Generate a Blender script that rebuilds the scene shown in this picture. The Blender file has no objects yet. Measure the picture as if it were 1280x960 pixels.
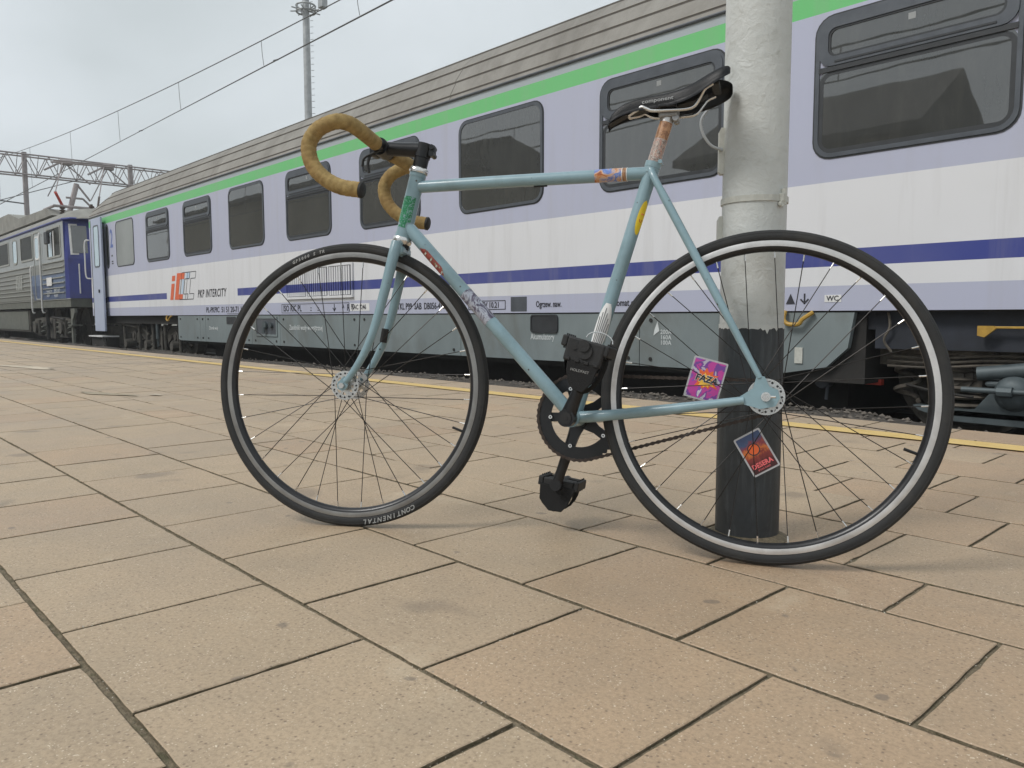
import bpy, bmesh, math, random
from mathutils import Vector, Matrix, Euler
random.seed(7)
S = bpy.context.scene
C = S.collection
rad = math.radians
# ------------------------------------------------------------------ camera
cd = bpy.data.cameras.new("camera"); cam = bpy.data.objects.new("camera", cd); C.objects.link(cam); S.camera = cam
CAM_H = 0.4972
yaw, pitch, roll, FPX = rad(47.134), rad(4.9545), rad(-0.145), 978.1
cd.sensor_fit = 'HORIZONTAL'; cd.sensor_width = 36; cd.lens = 36 * FPX / 1280
cd.clip_start = 0.02; cd.clip_end = 3000
fwd = Vector((-math.sin(yaw) * math.cos(pitch), math.cos(yaw) * math.cos(pitch), -math.sin(pitch)))
rgt = Vector((math.cos(yaw), math.sin(yaw), 0)); upv = rgt.cross(fwd)
r2 = rgt * math.cos(roll) + upv * math.sin(roll); u2 = -rgt * math.sin(roll) + upv * math.cos(roll)
cam.matrix_world = Matrix(((r2.x, u2.x, -fwd.x, 0), (r2.y, u2.y, -fwd.y, 0), (r2.z, u2.z, -fwd.z, CAM_H), (0, 0, 0, 1)))
# ------------------------------------------------------------------ sky and sun
SUN_EL, SUN_AZ = rad(48), rad(200)       # azimuth clockwise from +Y
w = bpy.data.worlds.new("World"); S.world = w; w.use_nodes = True
nt = w.node_tree; N = nt.nodes; LK = nt.links
for n in list(N): N.remove(n)
out = N.new('ShaderNodeOutputWorld'); bg = N.new('ShaderNodeBackground'); LK.new(bg.outputs[0], out.inputs[0])
sky = N.new('ShaderNodeTexSky'); sky.sky_type = 'NISHITA'; sky.sun_disc = False
sky.sun_elevation = SUN_EL; sky.sun_rotation = SUN_AZ
tc = N.new('ShaderNodeTexCoord'); mp = N.new('ShaderNodeMapping'); mp.inputs['Scale'].default_value = (1.5, 1.5, 2.6)
mp.inputs['Location'].default_value = (0.35, 0.2, 0.1)
nz = N.new('ShaderNodeTexNoise'); nz.inputs['Scale'].default_value = 1.9; nz.inputs['Detail'].default_value = 5; nz.inputs['Roughness'].default_value = .45; nz.inputs['Distortion'].default_value = .3
cr = N.new('ShaderNodeValToRGB')
cr.color_ramp.elements[0].position = .32; cr.color_ramp.elements[0].color = (4.9, 5.35, 5.5, 1)
cr.color_ramp.elements[1].position = .66; cr.color_ramp.elements[1].color = (6.2, 6.65, 6.95, 1)
mx = N.new('ShaderNodeMix'); mx.data_type = 'RGBA'; mx.inputs['Factor'].default_value = .96
LK.new(tc.outputs['Generated'], mp.inputs[0]); LK.new(mp.outputs[0], nz.inputs['Vector']); LK.new(nz.outputs['Fac'], cr.inputs[0])
LK.new(sky.outputs[0], mx.inputs['A']); LK.new(cr.outputs[0], mx.inputs['B']); LK.new(mx.outputs['Result'], bg.inputs[0])
bg.inputs[1].default_value = 0.1
sd = bpy.data.lights.new("sun", 'SUN'); sd.energy = 1.5; sd.angle = rad(18); sd.color = (1.0, .97, .93)
sun = bpy.data.objects.new("sun", sd); C.objects.link(sun)
sdir = Vector((math.sin(SUN_AZ) * math.cos(SUN_EL), math.cos(SUN_AZ) * math.cos(SUN_EL), math.sin(SUN_EL)))
sun.rotation_euler = sdir.to_track_quat('Z', 'Y').to_euler(); sun.location = (0, -5, 12)
S.view_settings.view_transform = 'Standard'; S.view_settings.look = 'None'; S.view_settings.exposure = 0.33; S.view_settings.gamma = 1
S.render.engine = 'CYCLES'; S.cycles.max_bounces = 6
# ------------------------------------------------------------------ materials
def srgb(*c):
    return tuple(((v / 255) / 12.92 if v / 255 <= .04045 else ((v / 255 + .055) / 1.055) ** 2.4) for v in c)
class NT:
    def __init__(s, m): s.t = m.node_tree; s.n = s.t.nodes; s.l = s.t.links; s.b = s.n['Principled BSDF']
    def new(s, ty, **k):
        n = s.n.new(ty)
        for a, v in k.items():
            if a in n.inputs: n.inputs[a].default_value = v
            else: setattr(n, a, v)
        return n
    def link(s, a, b): s.l.new(a, b)
    def coord(s, kind='Object', scale=(1, 1, 1), rand=False):
        t = s.new('ShaderNodeTexCoord'); m = s.new('ShaderNodeMapping'); m.inputs['Scale'].default_value = scale
        s.link(t.outputs[kind], m.inputs[0])
        if rand:
            oi = s.new('ShaderNodeObjectInfo'); mu = s.new('ShaderNodeMath', operation='MULTIPLY'); mu.inputs[1].default_value = 57.3
            s.link(oi.outputs['Random'], mu.inputs[0]); s.link(mu.outputs[0], m.inputs['Location'])
        return m.outputs[0]
    def noise(s, vec, scale, detail=4, rough=.55, dist=0):
        n = s.new('ShaderNodeTexNoise'); n.inputs['Scale'].default_value = scale; n.inputs['Detail'].default_value = detail
        n.inputs['Roughness'].default_value = rough; n.inputs['Distortion'].default_value = dist
        s.link(vec, n.inputs['Vector']); return n.outputs['Fac']
    def ramp(s, fac, stops, mode='LINEAR'):
        r = s.new('ShaderNodeValToRGB'); r.color_ramp.interpolation = mode; e = r.color_ramp.elements
        while len(e) < len(stops): e.new(.5)
        for el, (p, c) in zip(e, stops): el.position = p; el.color = (*c, 1) if len(c) == 3 else c
        s.link(fac, r.inputs[0]); return r.outputs[0]
    def mix(s, f, a, b, mode='MIX'):
        m = s.new('ShaderNodeMix'); m.data_type = 'RGBA'; m.blend_type = mode
        for i, v in (('Factor', f), ('A', a), ('B', b)):
            if isinstance(v, (int, float)): m.inputs[i].default_value = v
            elif isinstance(v, tuple): m.inputs[i].default_value = (*v, 1) if len(v) == 3 else v
            else: s.link(v, m.inputs[i])
        return m.outputs['Result']
    def math(s, op, a, b=0.0, clamp=False):
        m = s.new('ShaderNodeMath', operation=op); m.use_clamp = clamp
        for i, v in enumerate((a, b)):
            if isinstance(v, (int, float)): m.inputs[i].default_value = v
            else: s.link(v, m.inputs[i])
        return m.outputs[0]
    def bump(s, h, strength=.3, dist=.01):
        b = s.new('ShaderNodeBump'); b.inputs['Strength'].default_value = strength; b.inputs['Distance'].default_value = dist
        s.link(h, b.inputs['Height']); s.link(b.outputs[0], s.b.inputs['Normal'])
def mk(name, col, rough=.6, metal=0.0, var=.12, scale=8, bump=0, bscale=60, spec=None, coat=0, stretch=(1, 1, 1), rand=False, dirt=None, dirtamt=.4, bdist=.003):
    m = bpy.data.materials.new(name); m.use_nodes = True; t = NT(m)
    v = t.coord('Object', stretch, rand); n = t.noise(v, scale, 5, .6)
    lo = tuple(c * (1 - var) for c in col); hi = tuple(min(1, c * (1 + var)) for c in col)
    c = t.ramp(n, [(.3, lo), (.7, hi)])
    if dirt:
        n2 = t.noise(v, scale * .6, 6, .65, .5); f = t.ramp(n2, [(.48, (0, 0, 0)), (.68, (dirtamt,) * 3)]); c = t.mix(f, c, dirt)
    t.link(c, t.b.inputs['Base Color'])
    t.b.inputs['Roughness'].default_value = rough; t.b.inputs['Metallic'].default_value = metal
    r = t.math('MULTIPLY_ADD', n, .25); r.node.inputs[2].default_value = rough - .12; t.link(r, t.b.inputs['Roughness'])
    if spec is not None: t.b.inputs['Specular IOR Level'].default_value = spec
    if coat: t.b.inputs['Coat Weight'].default_value = coat; t.b.inputs['Coat Roughness'].default_value = .15
    if bump: t.bump(t.noise(v, bscale, 4, .6), bump, bdist)
    return m
M = {}
M['frame'] = mk('pale_blue_paint', srgb(132, 159, 168), .33, 0, .07, 14, .04, 120, coat=.35, dirt=srgb(95, 112, 110), dirtamt=.35)
M['black'] = mk('black_anodised', (.012, .0125, .014), .33, .2, .25, 30, .05, 200)
M['blackpl'] = mk('black_plastic', (.013, .013, .0135), .6, 0, .3, 40, .2, 150)
M['tyre'] = mk('tyre_rubber', (.020, .0205, .021), .75, 0, .25, 25, .15, 300, dirt=(.05, .046, .04), dirtamt=.4)
M['silver'] = mk('polished_silver', (.72, .71, .69), .25, .95, .1, 40, .05, 200)
M['brake'] = mk('machined_brake_track', (.62, .61, .60), .38, .55, .12, 18, .05, 200, dirt=(.3, .29, .28), dirtamt=.4)
M['brakedark'] = mk('darker_brake_track', (.27, .27, .265), .4, .5, .15, 18, .05, 200, dirt=(.15, .14, .13), dirtamt=.5)  # front rim's track, a darker grey than the rear one
M['hub'] = mk('hub_alloy', (.6, .59, .57), .28, .85, .15, 60, .1, 200)
M['spoke'] = mk('black_spoke', (.03, .028, .027), .35, .6, .2, 30)
M['saddle'] = mk('saddle_cover', (.022, .023, .026), .42, 0, .2, 60, .15, 350)
M['seatpost'] = mk('brushed_alloy', (.6, .58, .56), .38, .8, .12, 30)
M['clampgrey'] = mk('cast_grey_clamp', (.30, .30, .30), .45, .5, .2, 40)
M['steel'] = mk('galvanised_steel', (.40, .41, .41), .55, .4, .2, 4, .1, 40)
M['catsteel'] = mk('brown_grey_steel', (.33, .295, .29), .75, .1, .25, 3)
M['wire'] = mk('dark_copper_wire', (.14, .14, .14), .6, .4, .1, 3)
M['mortar'] = None
# bar tape: spiral wrap lines come from real rings; fabric weave from bump
def chips(m):
    t = NT(m); v = t.coord('Object'); vo = t.new('ShaderNodeTexVoronoi'); vo.inputs['Scale'].default_value = 55; t.link(v, vo.inputs['Vector'])
    a = t.mix(1.0, t.ramp(vo.outputs['Distance'], [(.10, (1, 1, 1)), (.16, (0, 0, 0))]), t.ramp(vo.outputs['Color'], [(.70, (0, 0, 0)), (.74, (1, 1, 1))]), 'MULTIPLY')
    src = t.b.inputs['Base Color'].links[0].from_socket; t.link(t.mix(a, src, (.05, .045, .04)), t.b.inputs['Base Color'])
chips(M['frame'])
def tape_mat():
    m = bpy.data.materials.new('tan_bar_tape'); m.use_nodes = True; t = NT(m); v = t.coord('Object')
    n = t.noise(v, 60, 5); n2 = t.noise(v, 14, 3)
    c = t.ramp(n, [(.25, srgb(122, 101, 60)), (.75, srgb(178, 153, 100))]); c = t.mix(t.ramp(n2, [(.45, (0, 0, 0)), (.75, (.5, .5, .5))]), c, srgb(142, 106, 62))
    t.link(c, t.b.inputs['Base Color']); t.b.inputs['Roughness'].default_value = .85; t.bump(t.noise(v, 320, 3), .5, .002); return m
M['tape'] = tape_mat()
def tile_mat(name, rand, tint=(1, 1, 1)):
    m = bpy.data.materials.new(name); m.use_nodes = True; t = NT(m)
    v = t.coord('Object', (1, 1, 1), False)
    g = t.new('ShaderNodeNewGeometry'); gp = g.outputs['Position']
    big = t.noise(gp, 1.3, 4, .6); mid = t.noise(gp, 6, 5, .65, .3); fine = t.noise(gp, 420, 3, .75); grain = t.noise(gp, 150, 5, .75)
    c = t.ramp(big, [(.3, (.41, .306, .205)), (.7, (.53, .405, .275))])
    if rand:
        oi = t.new('ShaderNodeObjectInfo'); rv = oi.outputs['Random']
        c = t.mix(.3, c, t.ramp(rv, [(0, (.50, .38, .25)), (.3, (.45, .318, .205)), (.5, (.485, .365, .235)), (.75, (.41, .305, .195)), (1, (.53, .395, .26))]))
    c = t.mix(1.0, c, tint, 'MULTIPLY'); c = t.mix(t.ramp(mid, [(.4, (.0, .0, .0)), (.75, (.32, .32, .32))]), c, (.28, .235, .175))
    c = t.mix(t.ramp(grain, [(.38, (.42, .42, .42)), (.55, (0, 0, 0))]), c, (.22, .16, .105))
    vo = t.new('ShaderNodeTexVoronoi'); vo.inputs['Scale'].default_value = 210; vo.inputs['Randomness'].default_value = 1; wv = t.new('ShaderNodeMix'); wv.data_type = 'RGBA'; wv.inputs['Factor'].default_value = .012; t.link(gp, wv.inputs['A']); wn_ = t.new('ShaderNodeTexNoise'); wn_.inputs['Scale'].default_value = 90; t.link(gp, wn_.inputs['Vector']); t.link(wn_.outputs['Color'], wv.inputs['B']); t.link(wv.outputs['Result'], vo.inputs['Vector'])
    sp = t.ramp(vo.outputs['Distance'], [(.16, (.9, .9, .9)), (.3, (0, 0, 0))])
    vc = t.ramp(vo.outputs['Color'], [(.5, (0, 0, 0)), (.62, (1, 1, 1))]); sp = t.mix(1.0, sp, vc, 'MULTIPLY'); sp = t.mix(1.0, sp, t.ramp(t.noise(gp, 14, 4, .7), [(.38, (.15,) * 3), (.62, (1, 1, 1))]), 'MULTIPLY')
    c = t.mix(sp, c, (.80, .70, .54))
    vo2 = t.new('ShaderNodeTexVoronoi'); vo2.inputs['Scale'].default_value = 120; t.link(gp, vo2.inputs['Vector'])
    dk = t.mix(1.0, t.ramp(vo2.outputs['Distance'], [(.12, (.7, .7, .7)), (.3, (0, 0, 0))]), t.ramp(vo2.outputs['Color'], [(.5, (0, 0, 0)), (.6, (1, 1, 1))]), 'MULTIPLY')
    c = t.mix(dk, c, (.15, .10, .07))
    # a few dark stains of their own shape
    st = t.noise(gp, 4.2, 2, .4, .2); c = t.mix(t.ramp(st, [(.68, (0, 0, 0)), (.74, (.5, .5, .5))]), c, (.19, .15, .115))
    gum = t.noise(gp, 17, 1, .3); c = t.mix(t.ramp(gum, [(.76, (0, 0, 0)), (.785, (.6, .6, .6))]), c, (.16, .13, .105))
    pale = t.noise(gp, 2.6, 5, .7, .5); c = t.mix(t.ramp(pale, [(.60, (0, 0, 0)), (.72, (.35, .35, .35))]), c, (.62, .52, .38))
    t.link(c, t.b.inputs['Base Color'])
    t.link(t.ramp(big, [(.35, (.42,) * 3), (.65, (.62,) * 3)]), t.b.inputs['Roughness'])
    h = t.math('ADD', t.math('MULTIPLY', grain, .7), t.math('MULTIPLY', fine, .4)); t.bump(h, .35, .0025)
    return m
M['tile'] = tile_mat('beige_concrete_slab', True); M['tilepink'] = tile_mat('pinkish_concrete_slab', True, (1.0, .945, .915)); M['tilefar'] = tile_mat('pinkish_concrete_slab_far', False)
M['mortar'] = mk('mossy_joint_grit', (.205, .165, .11), .95, 0, .35, 90, .8, 180, dirt=(.075, .075, .035), dirtamt=.8, bdist=.006)
def yellow_mat():
    m = bpy.data.materials.new('worn_yellow_paint'); m.use_nodes = True; t = NT(m); v = t.coord('Object')
    n = t.noise(v, 9, 6, .7); c = t.ramp(n, [(.3, (.62, .43, .14)), (.62, (.70, .50, .19)), (.72, (.5, .38, .2))])
    t.link(c, t.b.inputs['Base Color']); t.b.inputs['Roughness'].default_value = .6; return m
M['yellow'] = yellow_mat()
M['concrete'] = mk('platform_wall_concrete', (.22, .2, .18), .9, 0, .2, 3, .4, 40)
M['darkconc'] = mk('shade_toned_concrete', (.10, .09, .08), .9, 0, .25, 3)  # concrete colour darkened to carry the shade behind the coach
M['ballast'] = mk('dark_ballast', (.085, .075, .065), .95, 0, .45, 14, .9, 50, bdist=.02)
M['stone'] = mk('ballast_stone', (.15, .13, .11), .9, 0, .55, 12)
M['earth'] = mk('earth', (.12, .11, .08), .95, 0, .3, .8)
M['weed'] = mk('weed_green', (.07, .1, .035), .8, 0, .4, 20)
M['rust'] = mk('rail_rust', (.09, .06, .045), .8, .2, .3, 10)
M['railtop'] = mk('rail_head', (.2, .18, .16), .5, .6, .1, 10)
M['wood'] = mk('sleeper_concrete', (.14, .13, .12), .9, 0, .2, 10)
# train paints
def coach_mat():
    m = bpy.data.materials.new('coach_livery_paint'); m.use_nodes = True; t = NT(m)
    g = t.new('ShaderNodeTexCoord'); sx = t.new('ShaderNodeSeparateXYZ'); t.link(g.outputs['Object'], sx.inputs[0]); X, Z = sx.outputs['X'], sx.outputs['Z']
    lav = (.465, .485, .615); wh = (.745, .75, .775); blue = (.038, .055, .27); gr = (.15, .56, .19); gut = (.40, .45, .48)
    z = t.math('DIVIDE', Z, 4.0)
    c = t.ramp(z, [(0, lav), (.69 / 4, wh), (1.412 / 4, lav), (2.565 / 4, gr), (2.715 / 4, gut)], 'CONSTANT')
    # blue waist stripe with a gap round the lettering
    a = t.math('MULTIPLY', t.math('GREATER_THAN', Z, .838), t.math('LESS_THAN', Z, .955))
    sh = t.math('ADD', X, t.math('MULTIPLY', Z, 0.0))
    gap = t.math('MULTIPLY', t.math('GREATER_THAN', sh, -15.50), t.math('LESS_THAN', sh, -12.32))
    a = t.math('MULTIPLY', a, t.math('SUBTRACT', 1.0, gap)); c = t.mix(a, c, blue)
    mp2 = t.new('ShaderNodeMapping'); mp2.inputs['Scale'].default_value = (5, 1, .35); t.link(g.outputs['Object'], mp2.inputs[0])
    n = t.noise(mp2.outputs[0], 1.6, 6, .65, .2); c = t.mix(t.ramp(n, [(.5, (0, 0, 0)), (.85, (.30, .30, .30))]), c, (.36, .34, .32))
    n3 = t.noise(g.outputs['Object'], .7, 4, .6); c = t.mix(t.ramp(n3, [(.35, (0, 0, 0)), (.75, (.12, .12, .12))]), c, (.5, .48, .45))
    t.link(c, t.b.inputs['Base Color']); t.b.inputs['Roughness'].default_value = .42
    b = t.noise(g.outputs['Object'], 1.4, 2); t.bump(b, .06, .05); return m
M['coach'] = coach_mat()
def roof_mat():
    m = bpy.data.materials.new('dirty_grey_roof'); m.use_nodes = True; t = NT(m); g = t.new('ShaderNodeTexCoord')
    mp2 = t.new('ShaderNodeMapping'); mp2.inputs['Scale'].default_value = (1.2, .7, .7); t.link(g.outputs['Object'], mp2.inputs[0])
    n = t.noise(mp2.outputs[0], 1.5, 7, .7, .3); c = t.ramp(n, [(.28, (.165, .152, .132)), (.5, (.245, .23, .205)), (.75, (.325, .31, .28))])
    t.link(c, t.b.inputs['Base Color']); t.b.inputs['Roughness'].default_value = .75; t.bump(t.noise(g.outputs['Object'], 30, 4), .25, .01); return m
M['roof'] = roof_mat()
M['roofseam'] = mk('roof_seam', (.11, .10, .09), .8)
M['skirt'] = mk('grey_green_skirt', (.20, .235, .24), .5, 0, .12, 2.5, .05, 20, stretch=(1, 1, .5), dirt=(.13, .13, .115), dirtamt=.6)
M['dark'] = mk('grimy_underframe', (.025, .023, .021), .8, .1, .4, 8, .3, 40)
M['grime'] = mk('grimy_bogie_steel', (.085, .078, .066), .8, .1, .4, 9, .4, 40, dirt=(.03, .027, .022), dirtamt=.7)
M['rustgrime'] = mk('rusty_bogie_grime', (.15, .13, .105), .85, 0, .5, 7, .5, 40, dirt=(.05, .045, .04), dirtamt=.8)
M['navy'] = mk('grimy_navy_sole_bar', (.022, .026, .036), .7, 0, .4, 6)
M['greyblue'] = mk('grey_blue_casting', (.085, .105, .112), .55, .2, .2, 10, .2, 40)
M['rubber'] = mk('window_rubber', (.03, .033, .037), .5, 0, .2, 12)
M['sash'] = mk('grey_window_frame', (.09, .10, .115), .4, .2, .15, 8)
def glass_mat(name, base, rough=.03, ior=1.75, wav=.012):
    m = bpy.data.materials.new(name); m.use_nodes = True; t = NT(m); g = t.new('ShaderNodeTexCoord')
    t.link(t.ramp(t.noise(g.outputs['Object'], 1.1, 3), [(.3, tuple(c * .7 for c in base)), (.7, base)]), t.b.inputs['Base Color'])
    t.b.inputs['Roughness'].default_value = rough; t.b.inputs['IOR'].default_value = ior
    mg = t.new('ShaderNodeMapping'); mg.inputs['Scale'].default_value = (3, 1, .8); t.link(g.outputs['Object'], mg.inputs[0]); gn = t.noise(mg.outputs[0], 2.5, 7, .7, .4)
    t.link(t.ramp(gn, [(.35, (rough,) * 3), (.75, (rough + .012,) * 3)]), t.b.inputs['Roughness'])
    src = t.b.inputs['Base Color'].links[0].from_socket; t.link(t.mix(t.ramp(gn, [(.45, (0, 0, 0)), (.8, (.2, .2, .2))]), src, (.16, .155, .14)), t.b.inputs['Base Color'])
    mp2 = t.new('ShaderNodeMapping'); mp2.inputs['Scale'].default_value = (1, 1, 1.6); t.link(g.outputs['Object'], mp2.inputs[0])
    t.bump(t.noise(mp2.outputs[0], 2.2, 2, .4), .25, wav); return m
M['glass'] = glass_mat('tinted_coach_glass', (.065, .068, .066), .012, 2.15, .0022)
M['locoglass'] = glass_mat('dark_loco_glass', (.035, .037, .032), .4, 1.15)
M['frost'] = glass_mat('frosted_glass', (.30, .32, .31), .35)
M['doorpaint'] = mk('pale_blue_door', (.42, .47, .6), .4, 0, .06, 3)
M['doorglass'] = mk('door_glass_light', (.42, .55, .62), .1, 0, .1, 3, spec=.8)
M['textblack'] = mk('black_lettering', (.03, .03, .04), .6, 0, .1)
M['textwhite'] = mk('white_lettering', (.62, .65, .65), .6, 0, .1)
M['orange'] = mk('orange_print', (.72, .14, .05), .5, 0, .08)
M['blueline'] = mk('blue_print', (.12, .18, .45), .5, 0, .08)
M['lightblue'] = mk('light_blue_print', (.5, .62, .75), .5, 0, .08)
M['white'] = mk('white_paint', (.75, .75, .74), .5, 0, .08)
M['yellowpaint'] = mk('yellow_ochre_paint', (.45, .27, .045), .5, 0, .2, 20)
M['red'] = mk('red_paint', (.5, .06, .04), .5, 0, .2, 20)
# locomotive
def loco_mat():
    m = bpy.data.materials.new('loco_side_paint'); m.use_nodes = True; t = NT(m)
    g = t.new('ShaderNodeTexCoord'); sx = t.new('ShaderNodeSeparateXYZ'); t.link(g.outputs['Object'], sx.inputs[0]); X, Z = sx.outputs['X'], sx.outputs['Z']
    c = t.ramp(t.math('DIVIDE', Z, 4.0), [(0, (.12, .125, .11)), (1.0 / 4, (.17, .175, .155)), (1.35 / 4, (.24, .25, .24)), (1.95 / 4, (.36, .39, .40))], 'CONSTANT')
    a = t.math('MULTIPLY', t.math('GREATER_THAN', t.math('ADD', X, t.math('MULTIPLY', Z, .6)), -25.3), t.math('LESS_THAN', Z, 1.68))
    c = t.mix(a, c, (.055, .09, .19))
    a2 = t.math('MULTIPLY', t.math('MULTIPLY', a, t.math('GREATER_THAN', Z, 1.38)), 1.0); c = t.mix(a2, c, (.13, .18, .29))
    c = t.mix(t.math('GREATER_THAN', Z, 2.93), c, (.07, .09, .28))
    mp2 = t.new('ShaderNodeMapping'); mp2.inputs['Scale'].default_value = (4, 1, .5); t.link(g.outputs['Object'], mp2.inputs[0])
    n = t.noise(mp2.outputs[0], 1.5, 6, .7, .2); c = t.mix(t.ramp(n, [(.45, (0, 0, 0)), (.8, (.45, .45, .45))]), c, (.15, .135, .11))
    t.link(c, t.b.inputs['Base Color']); t.b.inputs['Roughness'].default_value = .55; return m
M['loco'] = loco_mat()
M['locoblue'] = mk('loco_front_blue', (.045, .06, .26), .4, 0, .12, 3, dirt=(.06, .06, .1), dirtamt=.4)
M['locoroof'] = mk('loco_roof', (.27, .265, .24), .8, 0, .2, 3, dirt=(.15, .14, .12), dirtamt=.6)
M['locorib'] = mk('loco_rib', (.33, .34, .32), .6, 0, .15, 5)
M['locosole'] = mk('loco_sole_beam', (.13, .135, .115), .7, 0, .25, 5)
# pole
def pole_mat(name, base, hi, scratchy):
    m = bpy.data.materials.new(name); m.use_nodes = True; t = NT(m); v = t.coord('Object')
    n = t.noise(v, 9, 6, .65, .4); c = t.ramp(n, [(.3, base), (.7, hi)])
    vv = t.coord('Object', (1, 1, .12) if scratchy else (1, 1, 1.4)); n2 = t.noise(vv, 60 if scratchy else 26, 6, .7, .6)
    if scratchy: c = t.mix(t.ramp(n2, [(.5, (0, 0, 0)), (.72, (.5,) * 3)]), c, (.11, .125, .135))
    else: c = t.mix(t.ramp(n2, [(.56, (0, 0, 0)), (.72, (.45,) * 3)]), c, (.27, .265, .22))
    t.link(c, t.b.inputs['Base Color']); t.b.inputs['Roughness'].default_value = .5 if scratchy else .45
    vb = t.new('ShaderNodeTexVoronoi'); vb.feature = 'DISTANCE_TO_EDGE'; vb.inputs['Scale'].default_value = 11; t.link(t.coord('Object', (1.3, 1.3, 1)), vb.inputs['Vector'])
    h = t.math('ADD', t.math('MULTIPLY', n2, .9), t.ramp(vb.outputs['Distance'], [(0, (0, 0, 0)), (.05, (.10,) * 3)])); h = t.math('ADD', h, t.math('MULTIPLY', t.noise(v, 38, 5, .6, 1.0), 1.3))
    t.bump(h, .16 if scratchy else .33, .006); return m
M['polewhite'] = pole_mat('old_pale_grey_gloss_paint', (.52, .535, .515), (.62, .635, .615), False)
M['poleblack'] = pole_mat('scuffed_black_base_paint', (.022, .026, .03), (.05, .058, .064), True)
M['polemetal'] = mk('painted_over_clip', (.54, .54, .49), .45, 0, .15, 30, .2, 60)
M['cable'] = mk('grey_cable', (.38, .40, .41), .5)
# ------------------------------------------------------------------ mesh helpers
def link_obj(name, bm, mats, parent=None, smooth=False, mw=None):
    me = bpy.data.meshes.new(name); bmesh.ops.recalc_face_normals(bm, faces=bm.faces[:]); bm.to_mesh(me); bm.free()
    for m in (mats if isinstance(mats, (list, tuple)) else [mats]): me.materials.append(M[m] if isinstance(m, str) else m)
    if smooth:
        for p in me.polygons: p.use_smooth = True
        if smooth != 'all':
            try: me.set_sharp_from_angle(angle=rad(40))
            except Exception: pass
    o = bpy.data.objects.new(name, me); C.objects.link(o)
    if parent: o.parent = parent
    if mw is not None: o.matrix_local = mw
    return o
def empty(name, label, cat, loc=(0, 0, 0), group=None, mat=None):
    o = bpy.data.objects.new(name, None); C.objects.link(o); o.empty_display_size = .1
    o.location = loc
    if mat is not None: o.matrix_world = mat
    o['label'] = label; o['category'] = cat
    if group: o['group'] = group
    return o
def setmat(faces, mi):
    for f in faces: f.material_index = mi
def box(bm, x0, x1, y0, y1, z0, z1, mi=0, bev=0, mx=None):
    vs = [bm.verts.new(Vector(p)) for p in ((x0, y0, z0), (x1, y0, z0), (x1, y1, z0), (x0, y1, z0), (x0, y0, z1), (x1, y0, z1), (x1, y1, z1), (x0, y1, z1))]
    if mx is not None:
        for v in vs: v.co = mx @ v.co
    fs = [bm.faces.new([vs[i] for i in q]) for q in ((0, 3, 2, 1), (4, 5, 6, 7), (0, 1, 5, 4), (1, 2, 6, 5), (2, 3, 7, 6), (3, 0, 4, 7))]
    setmat(fs, mi)
    if bev:
        es = list({e for f in fs for e in f.edges})
        r = bmesh.ops.bevel(bm, geom=es, offset=bev, segments=1 if bev < .002 else 2, affect='EDGES', profile=.5)
        setmat(r['faces'], mi)
    return vs
def catmull(pts, n=6):
    P = [Vector(p) for p in pts]; P = [P[0] * 2 - P[1]] + P + [P[-1] * 2 - P[-2]]; o = []
    for i in range(1, len(P) - 2):
        for k in range(n):
            t = k / n; a, b, c, d = P[i - 1:i + 3]
            o.append(.5 * ((2 * b) + (c - a) * t + (2 * a - 5 * b + 4 * c - d) * t * t + (3 * b - a - 3 * c + d) * t ** 3))
    o.append(P[-2]); return o
def tube(bm, pts, r, seg=12, mi=0, caps=True, closed=False, flat=None):
    P = [Vector(p) for p in pts]; n = len(P); R = r if isinstance(r, (list, tuple)) else [r] * n
    T = []
    for i in range(n):
        a = P[(i - 1) % n] if (closed or i > 0) else P[i]; b = P[(i + 1) % n] if (closed or i < n - 1) else P[i]
        T.append((b - a).normalized())
    ref = Vector((0, 0, 1)) if abs(T[0].z) < .9 else Vector((0, 1, 0))
    u = T[0].cross(ref).normalized(); rings = []
    for i in range(n):
        u = (u - T[i] * u.dot(T[i])).normalized(); v = T[i].cross(u)
        rings.append([bm.verts.new(P[i] + (u * math.cos(2 * math.pi * k / seg) * (flat if flat else 1) + v * math.sin(2 * math.pi * k / seg)) * R[i]) for k in range(seg)])
    m = n if closed else n - 1; F = []
    for i in range(m):
        A, B = rings[i], rings[(i + 1) % n]
        for k in range(seg): F.append(bm.faces.new((A[k], A[(k + 1) % seg], B[(k + 1) % seg], B[k])))
    if caps and not closed: F.append(bm.faces.new(rings[0][::-1])); F.append(bm.faces.new(rings[-1]))
    setmat(F, mi); return rings
def cyl(bm, a, b, r, seg=16, mi=0, r2=None): return tube(bm, [a, b], [r, r if r2 is None else r2], seg, mi)
def lathe_y(bm, prof, seg=48, mi=0, c=(0, 0, 0), closed=False, mis=None):
    """revolve (r, y) profile round a Y-parallel axis through c"""
    rings = []
    for r, y in prof: rings.append([bm.verts.new((c[0] + r * math.cos(2 * math.pi * k / seg), c[1] + y, c[2] + r * math.sin(2 * math.pi * k / seg))) for k in range(seg)])
    m = len(rings) if closed else len(rings) - 1
    for i in range(m):
        A, B = rings[i], rings[(i + 1) % len(rings)]
        for k in range(seg):
            f = bm.faces.new((A[k], A[(k + 1) % seg], B[(k + 1) % seg], B[k])); f.material_index = mis[i] if mis else mi
def lathe_z(bm, prof, c, seg=24, mi=0):
    rg_ = [[bm.verts.new((c[0] + r * math.cos(2 * math.pi * k / seg), c[1] + r * math.sin(2 * math.pi * k / seg), z)) for k in range(seg)] for r, z in prof]
    for A, B in zip(rg_, rg_[1:]):
        for k in range(seg): bm.faces.new((A[k], A[(k + 1) % seg], B[(k + 1) % seg], B[k])).material_index = mi
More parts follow.
